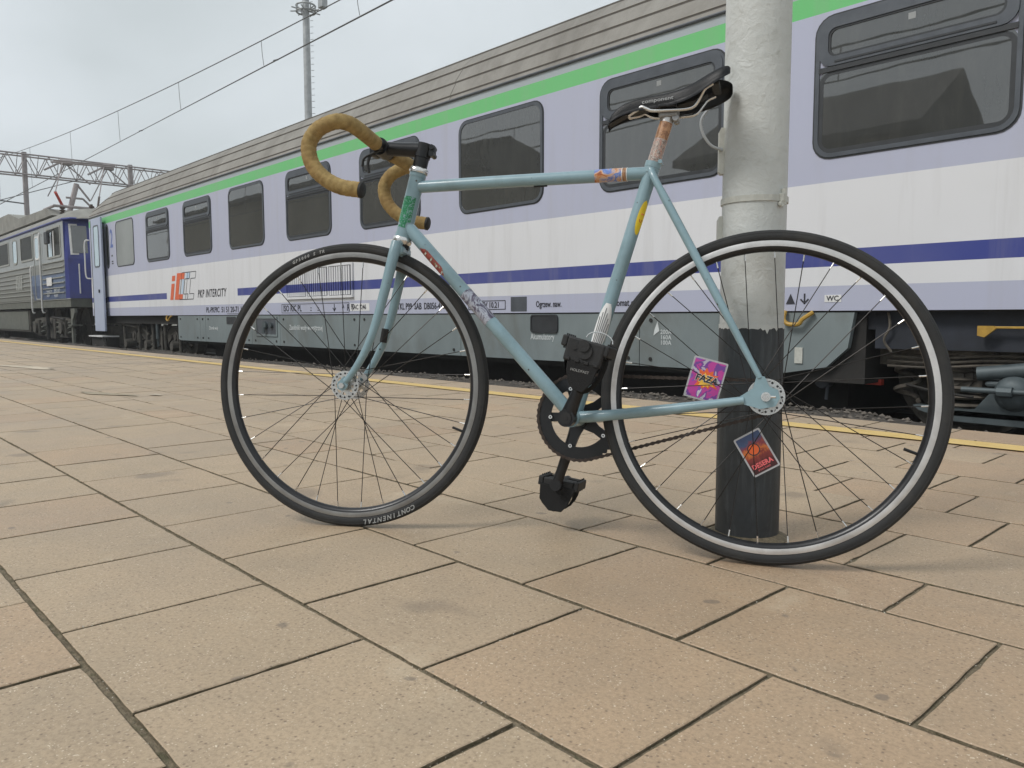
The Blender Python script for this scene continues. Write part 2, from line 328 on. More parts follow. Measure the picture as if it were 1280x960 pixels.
def prism(bm, poly, y0, y1, mi=0, holes=None):
    """extrude a polygon given in (x, z) from y0 to y1"""
    a = [bm.verts.new((x, y0, z)) for x, z in poly]; b = [bm.verts.new((x, y1, z)) for x, z in poly]; n = len(poly)
    F = [bm.faces.new(a), bm.faces.new(b[::-1])] + [bm.faces.new((a[i], b[i], b[(i + 1) % n], a[(i + 1) % n])) for i in range(n)]
    setmat(F, mi)
def rrect(x0, x1, z0, z1, r, n=5):
    P = []
    for cx, cz, a0 in ((x1 - r, z0 + r, -90), (x1 - r, z1 - r, 0), (x0 + r, z1 - r, 90), (x0 + r, z0 + r, 180)):
        for k in range(n + 1): a = rad(a0 + 90 * k / n); P.append((cx + r * math.cos(a), cz + r * math.sin(a)))
    return P
def ring_prism(bm, A, B, y0, y1, mi=0):
    """frame between outer outline A and inner outline B (same count), y0 front, y1 back"""
    n = len(A); a0 = [bm.verts.new((x, y0, z)) for x, z in A]; b0 = [bm.verts.new((x, y0, z)) for x, z in B]
    a1 = [bm.verts.new((x, y1, z)) for x, z in A]; b1 = [bm.verts.new((x, y1, z)) for x, z in B]
    for i in range(n):
        j = (i + 1) % n
        for q in ((a0[i], a0[j], b0[j], b0[i]), (a0[i], a1[i], a1[j], a0[j]), (b0[i], b0[j], b1[j], b1[i])): bm.faces.new(q).material_index = mi
def text_obj(name, s, size, mat, parent, mw, ext=.0008, spacing=1.0, sx=1.0, shear=0.0, align='LEFT', bold=0.0):
    cu = bpy.data.curves.new(name, 'FONT'); cu.offset = bold; cu.body = s; cu.size = size; cu.extrude = ext; cu.space_character = spacing; cu.shear = shear; cu.align_x = align; cu.resolution_u = 2
    tmp = bpy.data.objects.new('tmp', cu); C.objects.link(tmp)
    dg = bpy.context.evaluated_depsgraph_get(); me = bpy.data.meshes.new_from_object(tmp.evaluated_get(dg)); bpy.data.objects.remove(tmp)
    me.materials.clear(); me.materials.append(M[mat]); me.name = name
    o = bpy.data.objects.new(name, me); C.objects.link(o); o.parent = parent
    o.matrix_local = mw @ Matrix.Diagonal((sx, 1, 1, 1)); return o
FACE = Matrix.Rotation(rad(90), 4, 'X')     # text in the XZ plane, readable from -Y
def wall_text(s, x, z, y, size, mat, parent, name='lettering', **k): return text_obj(name, s, size, mat, parent, Matrix.Translation((x, y, z)) @ FACE, **k)
def struct(o, kind='structure'): o['kind'] = kind; return o
def place(mesh, name, parent, mw):
    o = bpy.data.objects.new(name, mesh); C.objects.link(o); o.parent = parent; o.matrix_local = mw; return o
# ------------------------------------------------------------------ ground, platform
bm = bmesh.new(); R_ = 210
g = [bm.verts.new((x, y, -.62)) for x, y in ((-R_, -R_), (R_, -R_), (R_, R_), (-R_, R_))]; bm.faces.new(g)
struct(link_obj('ground', bm, 'earth'))
EDGE = 3.745
bm = bmesh.new(); box(bm, -90, 12, -3.5, EDGE - .03, -.6, -.0055, 0)
for f in bm.faces:
    if f.normal.z < .5: f.material_index = 0
plat = struct(link_obj('platform', bm, 'mortar'))
bm = bmesh.new(); box(bm, -90, 12, EDGE - .03, EDGE - .005, -.6, -.03, 0); struct(link_obj('platform_wall', bm, 'concrete', plat))['kind'] = 'structure'
rows = [-3.185, -2.838, -2.491, -2.144, -1.797, -1.45, -1.103, -.756, -.409, -.06, .288, .632, .98, 1.331, 1.532, 1.848, 2.128, 2.385, 2.65, 2.925, 3.2, 3.46, 3.745]
TL = .3455
phase = {}
for i in range(len(rows) - 1): phase[i] = -1.024 if (i % 2 == 0) else -.872
i0 = rows.index(.288)
for d, ph in enumerate([-1.018, -.872, -1.030, -.515, -.672, -.54, -.68, -.81, -.66, -.83, -.66, -.80]):
    if i0 + d in phase: phase[i0 + d] = ph
for d in range(1, 11): phase[i0 - d] = -1.018 + (.148 if d % 2 else 0)
def make_tile(wx, wy, th=.02, bev=.0013):
    bm = bmesh.new(); x, y = wx / 2 - .0038, wy / 2 - .0048; jr = random.Random(int(wx * 1000 + wy * 777) + len(tcache) * 31)
    pts = []
    for (ax, ay), (bx, by) in (((-x, -y), (x, -y)), ((x, -y), (x, y)), ((x, y), (-x, y)), ((-x, y), (-x, -y))):
        for k in range(12):
            t = k / 12; j = .0009; pts.append((ax + (bx - ax) * t + jr.uniform(-j, j), ay + (by - ay) * t + jr.uniform(-j, j)))
    for q in range(jr.choice((0, 1, 2))):
        i = jr.randrange(len(pts)); pts[i] = (pts[i][0] * (1 - jr.uniform(.008, .02)), pts[i][1] * (1 - jr.uniform(.008, .02)))
    cx = [p[0] * (1 - bev / x) for p in pts]; cy = [p[1] * (1 - bev / y) for p in pts]
    top = [bm.verts.new((a, b, 0)) for a, b in zip(cx, cy)]; mid = [bm.verts.new((p[0], p[1], -bev)) for p in pts]; bot = [bm.verts.new((p[0], p[1], -th)) for p in pts]
    bm.faces.new(top); n = len(pts); SF = []
    for i in range(n):
        j = (i + 1) % n; bm.faces.new((mid[i], mid[j], top[j], top[i])); SF.append(bm.faces.new((bot[i], bot[j], mid[j], mid[i])))
    setmat(SF, 1); return bm
tcache = {}; fvec = Vector((fwd.x, fwd.y)).normalized(); cand = []
for i in range(len(rows) - 1):
    y0, y1 = rows[i], rows[i + 1]; x = phase[i] - TL * 260
    while x < 6:
        cxx, cyy = x + TL / 2, (y0 + y1) / 2
        if -80 < x: cand.append((math.hypot(cxx, cyy), x, i))
        x += TL
def inview(x, y):
    v = Vector((x, y)); d = v.length
    return d < .5 or v.normalized().dot(fvec) > math.cos(rad(39)) or (d < 2.2 and v.normalized().dot(fvec) > .45)
near = sorted(c for c in cand if inview(c[1] + TL / 2, (rows[c[2]] + rows[c[2] + 1]) / 2) and c[0] > .4)[:280]
nearset = {(round(c[1], 3), c[2]) for c in near}
polexy = Vector((-.917, 1.578))
for d, x, i in near:
    y0, y1 = rows[i], rows[i + 1]; key = round(y1 - y0, 3)
    pink = random.random() < (.75 if x > -1.1 and y0 > .6 else .3 if x > -1.1 else .12); vkey = (key, random.randrange(5), pink)
    if vkey not in tcache:
        b = make_tile(TL, key); me = bpy.data.meshes.new('paving_slab'); bmesh.ops.recalc_face_normals(b, faces=b.faces[:]); b.to_mesh(me); b.free(); me.materials.append(M['tilepink' if pink else 'tile']); me.materials.append(M['mortar']); tcache[vkey] = me
    o = place(tcache[vkey], 'paving_slab', plat, Matrix.Translation((x + TL / 2, (y0 + y1) / 2, random.uniform(-.0012, .0008))) @ Euler((random.uniform(-.002, .002), random.uniform(-.002, .002), random.choice((0, math.pi)) + random.uniform(-.004, .004))).to_matrix().to_4x4())
bm = bmesh.new()
for d, x, i in cand:
    if (round(x, 3), i) in nearset: continue
    y0, y1 = rows[i], rows[i + 1]; gp = .004; z = random.uniform(-.0012, .0008)
    vs = [bm.verts.new(p) for p in ((x + gp, y0 + gp, z), (x + TL - gp, y0 + gp, z), (x + TL - gp, y1 - gp, z), (x + gp, y1 - gp, z), (x + gp, y0 + gp, -.02), (x + TL - gp, y0 + gp, -.02), (x + TL - gp, y1 - gp, -.02), (x + gp, y1 - gp, -.02))]
    bm.faces.new(vs[:4])
    for q in ((0, 1, 5, 4), (1, 2, 6, 5), (2, 3, 7, 6), (3, 0, 4, 7)): bm.faces.new([vs[k] for k in q]).material_index = 1
far = link_obj('paving_field', bm, ['tilefar', 'mortar'], plat); far['kind'] = 'stuff'
# yellow safety line (one thin coat on top of the slabs), grit in the joints, worn patches
bm = bmesh.new(); xs = [-80 + k * .8 for k in range(110)]
pa = [bm.verts.new((x, 3.272 + random.uniform(-.004, .004), .0045)) for x in xs]; pb = [bm.verts.new((x, 3.40 + random.uniform(-.004, .004), .0045)) for x in xs]
for k in range(len(xs) - 1): bm.faces.new((pa[k], pa[k + 1], pb[k + 1], pb[k]))
struct(link_obj('yellow_line', bm, 'yellow'))
bm = bmesh.new(); rg = random.Random(5)
for _ in range(9000):
    i = rg.randrange(9, 18)
    if rg.random() < .6: x = rg.uniform(-4.0, .1); y = rows[i] + rg.gauss(0, .0035)
    else:
        x = phase[i] + TL * rg.randrange(-9, 3) + rg.gauss(0, .003); y = rg.uniform(rows[i], rows[i + 1])
    s = rg.uniform(.0008, .0022) * (1.3 if rg.random() < .05 else 1); z = -.005 + rg.random() * .0045
    c = Vector((x, y, z)); vs = [bm.verts.new(c + Vector((rg.uniform(-1, 1), rg.uniform(-1, 1), rg.uniform(-.3, 1))) * s) for _ in range(4)]
    mi = 0 if rg.random() < .35 else 1
    for q in ((0, 1, 2), (0, 2, 3), (0, 3, 1), (1, 3, 2)): bm.faces.new([vs[k] for k in q]).material_index = mi
M['grit'] = mk('pale_grit', (.5, .46, .38), .8, 0, .2, 50); M['gritdark'] = mk('dark_grit', (.17, .14, .10), .9, 0, .3, 50)
struct(link_obj('grit', bm, ['grit', 'gritdark'], plat), 'stuff')
M['patch'] = mk('pale_cement_patch', (.56, .48, .37), .8, 0, .25, 6, .3, 60); M['patch2'] = mk('damp_dark_patch', (.34, .28, .19), .6, 0, .3, 6, .3, 60)
def blob(cx, cy, rx, ry, mat, ang=0, n=26):
    bm = bmesh.new(); vs = []
    for k in range(n):
        a = 2 * math.pi * k / n; r = 1 + .22 * math.sin(3 * a + cx) + .12 * math.sin(7 * a + cy) + rg.uniform(-.08, .08)
        x, y = rx * r * math.cos(a), ry * r * math.sin(a); vs.append(bm.verts.new((cx + x * math.cos(ang) - y * math.sin(ang), cy + x * math.sin(ang) + y * math.cos(ang), .004)))
    bm.faces.new(vs); o = link_obj('cement_patch', bm, mat, plat)
blob(-5.5, 1.5, .26, .05, 'patch2', .35); blob(-9.0, 1.75, .6, .08, 'patch', .2); blob(-5.2, 1.72, .06, .03, 'patch')
# ------------------------------------------------------------------ ballast and track
bm = bmesh.new(); prof = [(EDGE - .004, -.32), (4.3, -.25), (4.9, -.18), (5.25, -.155), (5.5, -.24), (5.8, -.48), (6.1, -.52), (7.5, -.52), (8.3, -.45), (9.3, -.6)]
cols = []
for k in range(151):
    x = -90 + k * .68; cols.append([bm.verts.new((x, y, z - (.06 if x > -2 and 4.5 < y < 5.6 else 0) + rg.uniform(-.015, .015))) for y, z in prof])
for a, b in zip(cols, cols[1:]):
    for j in range(len(prof) - 1): bm.faces.new((a[j], b[j], b[j + 1], a[j + 1]))
trk = struct(link_obj('track_bed', bm, 'ballast', smooth='all'))
bm = bmesh.new()
for _ in range(8500):
    x = 3 - abs(rg.gauss(0, 1)) * 7.5; y = rg.uniform(EDGE + .02, 5.55)
    z = -.32 + (y - 3.745) / 1.5 * .165 if y < 5.25 else -.155 - (y - 5.25) * .34
    if x > -2.2: z -= min(.06, (x + 2.2) * .12)
    s = rg.uniform(.012, .027); c = Vector((x, y, z + rg.uniform(0, .02)))
    vs = [bm.verts.new(c + Vector((a * rg.uniform(.6, 1.1), b_ * rg.uniform(.6, 1.1), d_ * rg.uniform(.4, .75))) * s) for a, b_, d_ in ((1, 0, 0), (-1, 0, 0), (0, 1, 0), (0, -1, 0), (0, 0, 1), (0, 0, -1))]
    for q in ((0, 2, 4), (2, 1, 4), (1, 3, 4), (3, 0, 4), (2, 0, 5), (1, 2, 5), (3, 1, 5), (0, 3, 5)): bm.faces.new([vs[k] for k in q])
struct(link_obj('ballast', bm, 'stone'), 'stuff')
bm = bmesh.new()
for _ in range(260):
    cx = rg.choice((-7.4, -6.3, -9.8, -3.4, -2.3, -12)) + rg.gauss(0, .35); cy = rg.uniform(4.5, 5.3)
    for _k in range(7):
        h = rg.uniform(.02, .05); a = rg.uniform(0, 6.28); d = Vector((math.cos(a), math.sin(a), 0)) * rg.uniform(.01, .05); b0 = Vector((cx, cy, -.23))
        s = Vector((-d.y, d.x, 0)).normalized() * .006
        bm.faces.new([bm.verts.new(b0 - s), bm.verts.new(b0 + s), bm.verts.new(b0 + d + Vector((0, 0, h)))])
struct(link_obj('weeds', bm, 'weed'), 'stuff')
for yc in (6.81 - .7175, 6.81 + .7175):
    bm = bmesh.new(); box(bm, -90, 14, yc - .012, yc + .012, -.5, -.4, 0); box(bm, -90, 14, yc - .035, yc + .035, -.402, -.365, 1); box(bm, -90, 14, yc - .07, yc + .07, -.52, -.5, 0)
    link_obj('rail', bm, ['rust', 'railtop'], trk)
bm = bmesh.new(); box(bm, -70, 12, 8.75, 15.5, -.6, -.005); struct(link_obj('far_shade_slab', bm, 'darkconc'))  # added slab, hides the bright ground visible beneath the coach
bm = bmesh.new(); box(bm, -.13, .13, 5.55, 8.07, -.6, -.51, 0, .01); sl = link_obj('sleeper', bm, 'wood', trk); sl.location = (-1, 0, 0)
for k in range(1, 60):
    place(sl.data, 'sleeper', trk, Matrix.Translation((3 - k * .65, 0, 0)))
# ------------------------------------------------------------------ passenger coach
YS = 5.4; X0, X1 = -20.42, 6.0; ZR = 2.80
coach = empty('passenger_coach', 'white and lavender railway coach with a green stripe under the roof and dark windows', 'train coach', (-7.2, 6.81, -.37))
def cpart(name, bm, mats, parent=coach, smooth=False):
    o = link_obj(name, bm, mats, parent, smooth); o.matrix_parent_inverse = Matrix.Identity(4)
    o.matrix_local = Matrix.Translation(-Vector(coach.location)) if parent is coach else Matrix.Identity(4); return o
CT = Matrix.Translation(-Vector(coach.location))
DX0, DX1 = -20.14, -19.28      # door opening
bm = bmesh.new()
def wallbox(a, b, z0, z1, seg=1):
    box(bm, a, b, YS, YS + .08, z0, z1)
wallbox(DX1, X1, .53, ZR); wallbox(X0, DX0, .53, ZR); wallbox(DX0, DX1, 2.62, ZR)
box(bm, X0, X1, 8.14, 8.22, .53, ZR); box(bm, X0, X0 + .06, YS + .082, 8.138, .53, ZR); box(bm, X1 - .06, X1, YS + .082, 8.138, .53, ZR)
body = cpart('body', bm, 'coach')
bm = bmesh.new(); box(bm, X0 + .07, X1 - .07, YS + .09, 8.13, .55, .62, 0); cpart('floor', bm, 'dark')
bm = bmesh.new(); box(bm, -19.2, -19.14, YS + .085, 8.13, .63, 2.74, 0); cpart('vestibule_wall', bm, 'sash')
# roof: long ribbed strips, each lapping over the one below
rp = [(-.006, 2.795), (.014, 2.855), (.085, 3.01), (.185, 3.175), (.34, 3.335), (.62, 3.475), (1.0, 3.57), (1.41, 3.60)]
rp2 = rp + [(2.82 - a, b) for a, b in rp[-2::-1]]
cuts = [X0, -19.55, -16.4, -13.2, -9.95, -6.78, -3.35, 0.1, 3.2, X1]
for a, b in zip(cuts, cuts[1:]):
    bm = bmesh.new()
    for (ya, za), (yb, zb) in zip(rp2, rp2[1:]):
        nrm = Vector((0, -(zb - za), yb - ya)).normalized(); n1 = 3
        lo = .016 if ya < 1.41 else .004; hi = .004 if ya < 1.41 else .016
        q = []
        for x in (a + .005, b - .005):
            q.append([Vector((x, YS + ya, za)) + nrm * lo, Vector((x, YS + yb, zb)) + nrm * hi, Vector((x, YS + yb, zb)) - nrm * .02, Vector((x, YS + ya, za)) - nrm * .02])
        if a == X0:     # roof end slopes down
            for v in q[0]: v.z -= max(0, v.z - 2.80) * .28; v.x += 0
        vs = [[bm.verts.new(v) for v in r] for r in q]
        for k in range(4): bm.faces.new((vs[0][k], vs[1][k], vs[1][(k + 1) % 4], vs[0][(k + 1) % 4]))
        bm.faces.new(vs[0][::-1]); bm.faces.new(vs[1])
    cpart('roof_panel', bm, 'roof')
bm = bmesh.new()
for (ya, za), (yb, zb) in zip(rp2, rp2[1:]):
    nrm = Vector((0, -(zb - za), yb - ya)).normalized() * -.012
    q = [Vector((X0 + .02, YS + ya, za)) + nrm, Vector((X1 - .02, YS + ya, za)) + nrm, Vector((X1 - .02, YS + yb, zb)) + nrm, Vector((X0 + .02, YS + yb, zb)) + nrm]
    for v in (q[0], q[3]): v.z -= max(0, v.z - 2.80) * .28
    bm.faces.new([bm.verts.new(v) for v in q])
for ya, za in rp2[1:5]:      # seam lines in the lap
    box(bm, X0 + .7, X1, YS + ya - .010, YS + ya + .003, za - .012, za + .003)
ends = [(YS + a, b) for a, b in rp2]
for xx, sgn in ((X0 + .02, 1), (X1 - .02, -1)):
    bm.faces.new([bm.verts.new((xx, y, z - (max(0, z - 2.80) * .28 if sgn > 0 else 0))) for y, z in ends])
cpart('roof_seam', bm, 'roofseam')
bm = bmesh.new(); tube(bm, [(X0 + .03, YS - .008, 2.80), (X1, YS - .008, 2.80)], .014, 8); cpart('gutter', bm, 'sash')
# windows
def window(x0, x1, kind):
    z0, z1 = 1.578, 2.552; r = .13 if kind != 'frost' else .11
    bm = bmesh.new(); A = rrect(x0, x1, z0, z1, r); fw_ = .04 if kind != 'frost' else .022
    B = rrect(x0 + fw_, x1 - fw_, z0 + fw_, z1 - fw_, r - fw_ * .7); A2 = rrect(x0 + .012, x1 - .012, z0 + .012, z1 - .012, r - .008)
    ring_prism(bm, A, A2, YS - .004, YS + .002, 0); ring_prism(bm, A2, B, YS - .010, YS - .001, 1)
    wn = cpart('window', bm, ['rubber', 'sash'])
    bm = bmesh.new()
    if kind == 'open':
        zs = 2.205
        prism(bm, rrect(x0 + .03, x1 - .03, z0 + .03, zs - .02, .05 if False else .09), YS - .0035, YS - .001)
        cpart('pane', bm, 'glass', wn)
        bm = bmesh.new(); ring_prism(bm, rrect(x0 + .036, x1 - .036, z0 + .036, zs - .036, .085), rrect(x0 + .07, x1 - .07, z0 + .07, zs - .06, .06), YS - .005, YS - .0036); cpart('inner_seal', bm, 'rubber', wn)
        bm = bmesh.new(); P = rrect(x0 + .05, x1 - .05, zs + .02, z1 - .05, .07); prism(bm, P, YS - .006, YS - .001); cpart('pane', bm, 'glass', wn)
        bm = bmesh.new(); ring_prism(bm, rrect(x0 + .036, x1 - .036, zs, z1 - .036, .09), rrect(x0 + .10, x1 - .10, zs + .06, z1 - .095, .055), YS - .019, YS - .005, 0)
        ring_prism(bm, rrect(x0 + .10, x1 - .10, zs + .06, z1 - .095, .055), rrect(x0 + .115, x1 - .115, zs + .073, z1 - .108, .048), YS - .013, YS - .005, 1)
        box(bm, x0 + .036, x1 - .036, YS - .014, YS - .004, zs - .035, zs - .001, 1)
        box(bm, x0 + .15, x1 - .15, YS - .024, YS - .019, zs + .018, zs + .03, 1)
        cpart('sash', bm, ['sash', 'rubber'], wn)
        bm = bmesh.new(); xm = (x0 + x1) / 2 + .0; box(bm, xm - .02, xm + .025, YS - .0075, YS - .0062, z1 - .17, z1 - .13); cpart('sticker', bm, 'lightgrey', wn)
    else:
        prism(bm, B, YS - .004, YS - .001); cpart('pane', bm, 'glass' if kind == 'fixed' else 'frost', wn)
M['lightgrey'] = mk('grey_sticker', (.3, .31, .31), .5)
for i, kd in enumerate(['frost', 'open', 'open', 'fixed', 'open', 'open', 'fixed', 'open', 'open', 'open', 'open', 'fixed']):
    xc = -17.85 + i * 1.9745; hw = .585 if i == 0 else .64
    window(xc - hw, xc + hw, kd)
window(-19.16, -18.94, 'fixed')
# door leaf standing open, recess, handrails, steps
bm = bmesh.new(); box(bm, -19.86, -19.12, 5.285, 5.33, .18, 2.72, 0, .01); leaf = cpart('door', bm, 'doorpaint')
bm = bmesh.new(); ring_prism(bm, rrect(-19.66, -19.27, 1.62, 2.56, .07), rrect(-19.63, -19.30, 1.65, 2.53, .05), 5.277, 5.29, 0); cpart('door_window_seal', bm, 'sash', leaf)
bm = bmesh.new(); prism(bm, rrect(-19.64, -19.29, 1.64, 2.54, .06), 5.281, 5.288); cpart('door_window', bm, 'doorglass', leaf)
bm = bmesh.new(); box(bm, -19.40, -19.36, 5.26, 5.284, 1.05, 1.12, 0); cpart('door_handle', bm, 'black', leaf)
bm = bmesh.new(); box(bm, -19.95, -19.90, 5.3, 5.4, .35, 2.7, 0); box(bm, DX0 - .03, DX0, 5.36, 5.5, .3, 2.65, 1); cpart('door_post', bm, ['dark', 'white'])
bm = bmesh.new()
tube(bm, catmull([(X0 + .02, 5.38, 2.3), (X0 - .03, 5.30, 2.25), (X0 - .03, 5.29, 1.8), (X0 - .03, 5.30, 1.45), (X0 + .02, 5.38, 1.4)]), .016, 8); cpart('handrail', bm, 'white')
bm = bmesh.new(); box(bm, -20.3, -19.2, 5.25, 5.6, .05, .075, 1); box(bm, -20.25, -19.25, 5.3, 5.6, .3, .32, 0); box(bm, -20.3, -19.2, 5.32, 5.6, -.25, .03, 0); cpart('step', bm, ['dark', 'white'])
bm = bmesh.new(); tube(bm, [(-19.35, 5.28, .05), (-19.2, 5.3, -.1), (-19.1, 5.4, -.28)], .012, 6); cpart('hose', bm, 'dark')
# gangway bellows
bm = bmesh.new()
for k in range(6): box(bm, -20.52 - .09 * k, -20.46 - .09 * k, 6.1, 7.52, .6, 2.9, 0, .015)
cpart('gangway', bm, 'rubber')
# skirt panels
sk = [-15.0, -13.95, -13.70, -11.85, -10.9, -8.70, -6.65, -4.21, -2.36]
for k, (a, b) in enumerate(zip(sk, sk[1:])):
    bm = bmesh.new(); zb = .068 if k < 7 else .068
    if k == 7:
        poly = [(a + .004, .068), (-2.95, .068), (-2.86, .075), (-2.55, .13), (-2.40, .27), (b, .518), (a + .004, .518)]
    elif k == 0:
        poly = [(a, .09), (a + .12, .068), (b - .004, .068), (b - .004, .518), (a, .518)]
    else: poly = [(a + .004, .068), (b - .004, .068), (b - .004, .518), (a + .004, .518)]
    prism(bm, poly, YS + .012, YS + .06); p = cpart('skirt_panel', bm, 'skirt')
    bm = bmesh.new()
    for xx, zz in ((a + .12, .13), (b - .12, .13), (a + .12, .46), (b - .12, .46)):
        if k == 7 and xx > -3: continue
        cyl(bm, (xx, YS + .004, zz), (xx, YS + .014, zz), .017, 10)
    cpart('panel_lock', bm, 'dark', p)
bm = bmesh.new(); box(bm, -14.9, -2.3, YS + .07, 8.1, .02, .5); cpart('underframe_box', bm, 'dark')
bm = bmesh.new(); box(bm, -20.3, 5.9, YS + .02, YS + .05, .519, .531); cpart('sole_seam', bm, 'dark')
bm = bmesh.new(); prism(bm, rrect(-5.54, -5.19, .345, .505, .03), YS + .003, YS + .012); ring_prism(bm, rrect(-5.55, -5.18, .335, .512, .035), rrect(-5.535, -5.195, .35, .50, .025), YS - .003, YS + .012); cpart('battery_hatch', bm, 'rubber')
bm = bmesh.new(); prism(bm, rrect(-12.80, -12.45, .38, .5, .02), YS + .004, YS + .012); cpart('vent_hatch', bm, 'rubber')
bm = bmesh.new(); ring_prism(bm, rrect(-11.70, -10.98, .2, .5, .01), rrect(-11.67, -11.01, .23, .47, .01), YS - .002, YS + .012, 0); prism(bm, rrect(-11.67, -11.01, .23, .47, .01), YS + .006, YS + .0115, 1)
cyl(bm, (-11.35, YS - .03, .37), (-11.35, YS + .01, .37), .06, 14, 2); cyl(bm, (-11.15, YS - .03, .37), (-11.15, YS + .01, .37), .04, 14, 2); box(bm, -11.38, -11.32, YS - .05, YS - .03, .25, .34, 2)
cpart('socket_recess', bm, ['skirt', 'sash', 'greyblue'])
bm = bmesh.new(); box(bm, -5.83, -5.60, YS - .003, YS, .545, .69); cpart('label_plate', bm, 'sash')
# yellow lifting hooks
for xx in (-15.40, -2.775):
    bm = bmesh.new(); tube(bm, catmull([(xx - .085, YS - .01, .53), (xx - .085, YS - .03, .47), (xx - .05, YS - .03, .435), (xx + .03, YS - .03, .435), (xx + .06, YS - .03, .47), (xx + .13, YS - .01, .52)], 5), .016, 8); cpart('lifting_hook', bm, 'yellowpaint')
bm = bmesh.new(); box(bm, -2.785, -2.725, YS + .002, YS + .012, .15, .265); cpart('sign_plate', bm, 'polemetal')
# louvre grille
gx0, gx1, gz0, gz1 = -10.62, -8.80, .765, 1.175
bm = bmesh.new()
box(bm, gx0, gx1, YS - .03, YS - .002, gz0 - .02, gz0 + .012, 0); box(bm, gx0, gx1, YS - .022, YS - .002, gz1 - .01, gz1 + .015, 0)
for k in range(4): x = gx0 + (gx1 - gx0 - .03) * k / 3; box(bm, x, x + .03, YS - .024, YS - .002, gz0 + .013, gz1 - .011, 0)
gr_ = cpart('louvre_frame', bm, 'coach')
bm = bmesh.new(); box(bm, gx0 + .03, gx1 - .03, YS - .004, YS - .001, gz0 + .013, gz1 - .011, 0); cpart('louvre_back', bm, 'sash', gr_)
bm = bmesh.new()
for k in range(3):
    a = gx0 + (gx1 - gx0 - .03) * k / 3 + .045; b = gx0 + (gx1 - gx0 - .03) * (k + 1) / 3 - .02
    for j in range(9):
        x = a + (b - a) * j / 9
        box(bm, x, x + (b - a) / 9 * .62, YS - .018, YS - .005, gz0 + .02, gz1 - .018, 0)
o = cpart('louvre_slats', bm, 'coach', gr_); o['kind'] = 'stuff'
# lettering
YT = YS - .0025
def ct(s, x, z, size, mat='textblack', name='lettering', y=YT, **k):
    k.setdefault('bold', size * .014)
    o = wall_text(s, 0, 0, 0, size, mat, coach, name, **k); o.matrix_local = CT @ Matrix.Translation((x, y, z)) @ FACE @ Matrix.Diagonal((k.get('sx', 1), 1, 1, 1)); return o
ct('2', -18.86, 2.03, .56, 'blueline', sx=.75)
ct('-', -18.8, 1.78, .3, 'textblack'); ct('=', -18.8, 1.62, .22, 'textblack')
ct('PKP INTERCITY', -13.98, .84, .19, sx=.80, shear=.3, spacing=1.18)
ct('PL-PKPIC  51 51 20-71 152-3', -13.62, .575, .13, sx=1.1)
bm = bmesh.new(); box(bm, -12.75, -12.2, YT - .001, YT, .545, .552); cpart('lettering', bm, 'textblack')
ct('ISO RIC PL', -10.75, .575, .125, sx=.95); ct('::', -9.95, .58, .1); ct('::', -9.75, .58, .1); ct('\u2193', -9.35, .57, .13); ct('^  R T', -9.1, .575, .12)
ct('TKL P99  SAB  DB056-450   A 2', -7.83, .58, .105, sx=.80)
bm = bmesh.new(); ring_prism(bm, [(-10.8, .55), (-8.92, .55), (-8.92, .68), (-10.8, .68)], [(-10.792, .556), (-8.928, .556), (-8.928, .674), (-10.792, .674)], YT - .001, YT); ring_prism(bm, [(-6.5, .565), (-5.91, .565), (-5.91, .66), (-6.5, .66)], [(-6.492, .572), (-5.918, .572), (-5.918, .653), (-6.492, .653)], YT - .001, YT); cpart('lettering_box', bm, 'textblack')
ct('RANREV 10.21', -6.48, .585, .085, sx=.9)
bm = bmesh.new(); box(bm, -8.9, -8.44, YS - .003, YS, .57, .665); cpart('label_plate', bm, 'white'); ct('NAC 1246', -8.87, .59, .085, sx=.95, y=YS - .0045)
ct('Ogrzew. naw.', -5.47, .585, .085, sx=.72); ct('Automat gz.', -4.56, .585, .085, sx=.8)
bm = bmesh.new(); prism(bm, [(-2.86, .58), (-2.79, .58), (-2.825, .655)], YT - .001, YT); cpart('lettering', bm, 'textblack')
ct('\u2193', -2.76, .58, .1); bm = bmesh.new(); box(bm, -2.57, -2.45, YS - .003, YS, .59, .64); cpart('label_plate', bm, 'white'); ct('WC', -2.555, .60, .05, y=YS - .0045)
ct('Akumulatory', -5.555, .27, .083, 'textwhite', sx=.74, y=YS + .0095)
ct('Zbiornik wody', -13.55, .28, .08, 'textwhite', sx=.8, y=YS + .0095)
ct('Zasobniki wody wewn\u0119trznej', -10.6, .31, .10, 'textwhite', sx=.80, y=YS + .0095)
for s, z in (('200A', .345), ('160A', .30), ('100A', .255)): ct(s, -3.99, z, .052, 'textwhite', y=YS + .0095)
bm = bmesh.new(); prism(bm, [(-4.06, .33), (-4.0, .37), (-4.02, .45), (-4.05, .38)], YS + .008, YS + .0095); cpart('lettering', bm, 'textwhite')
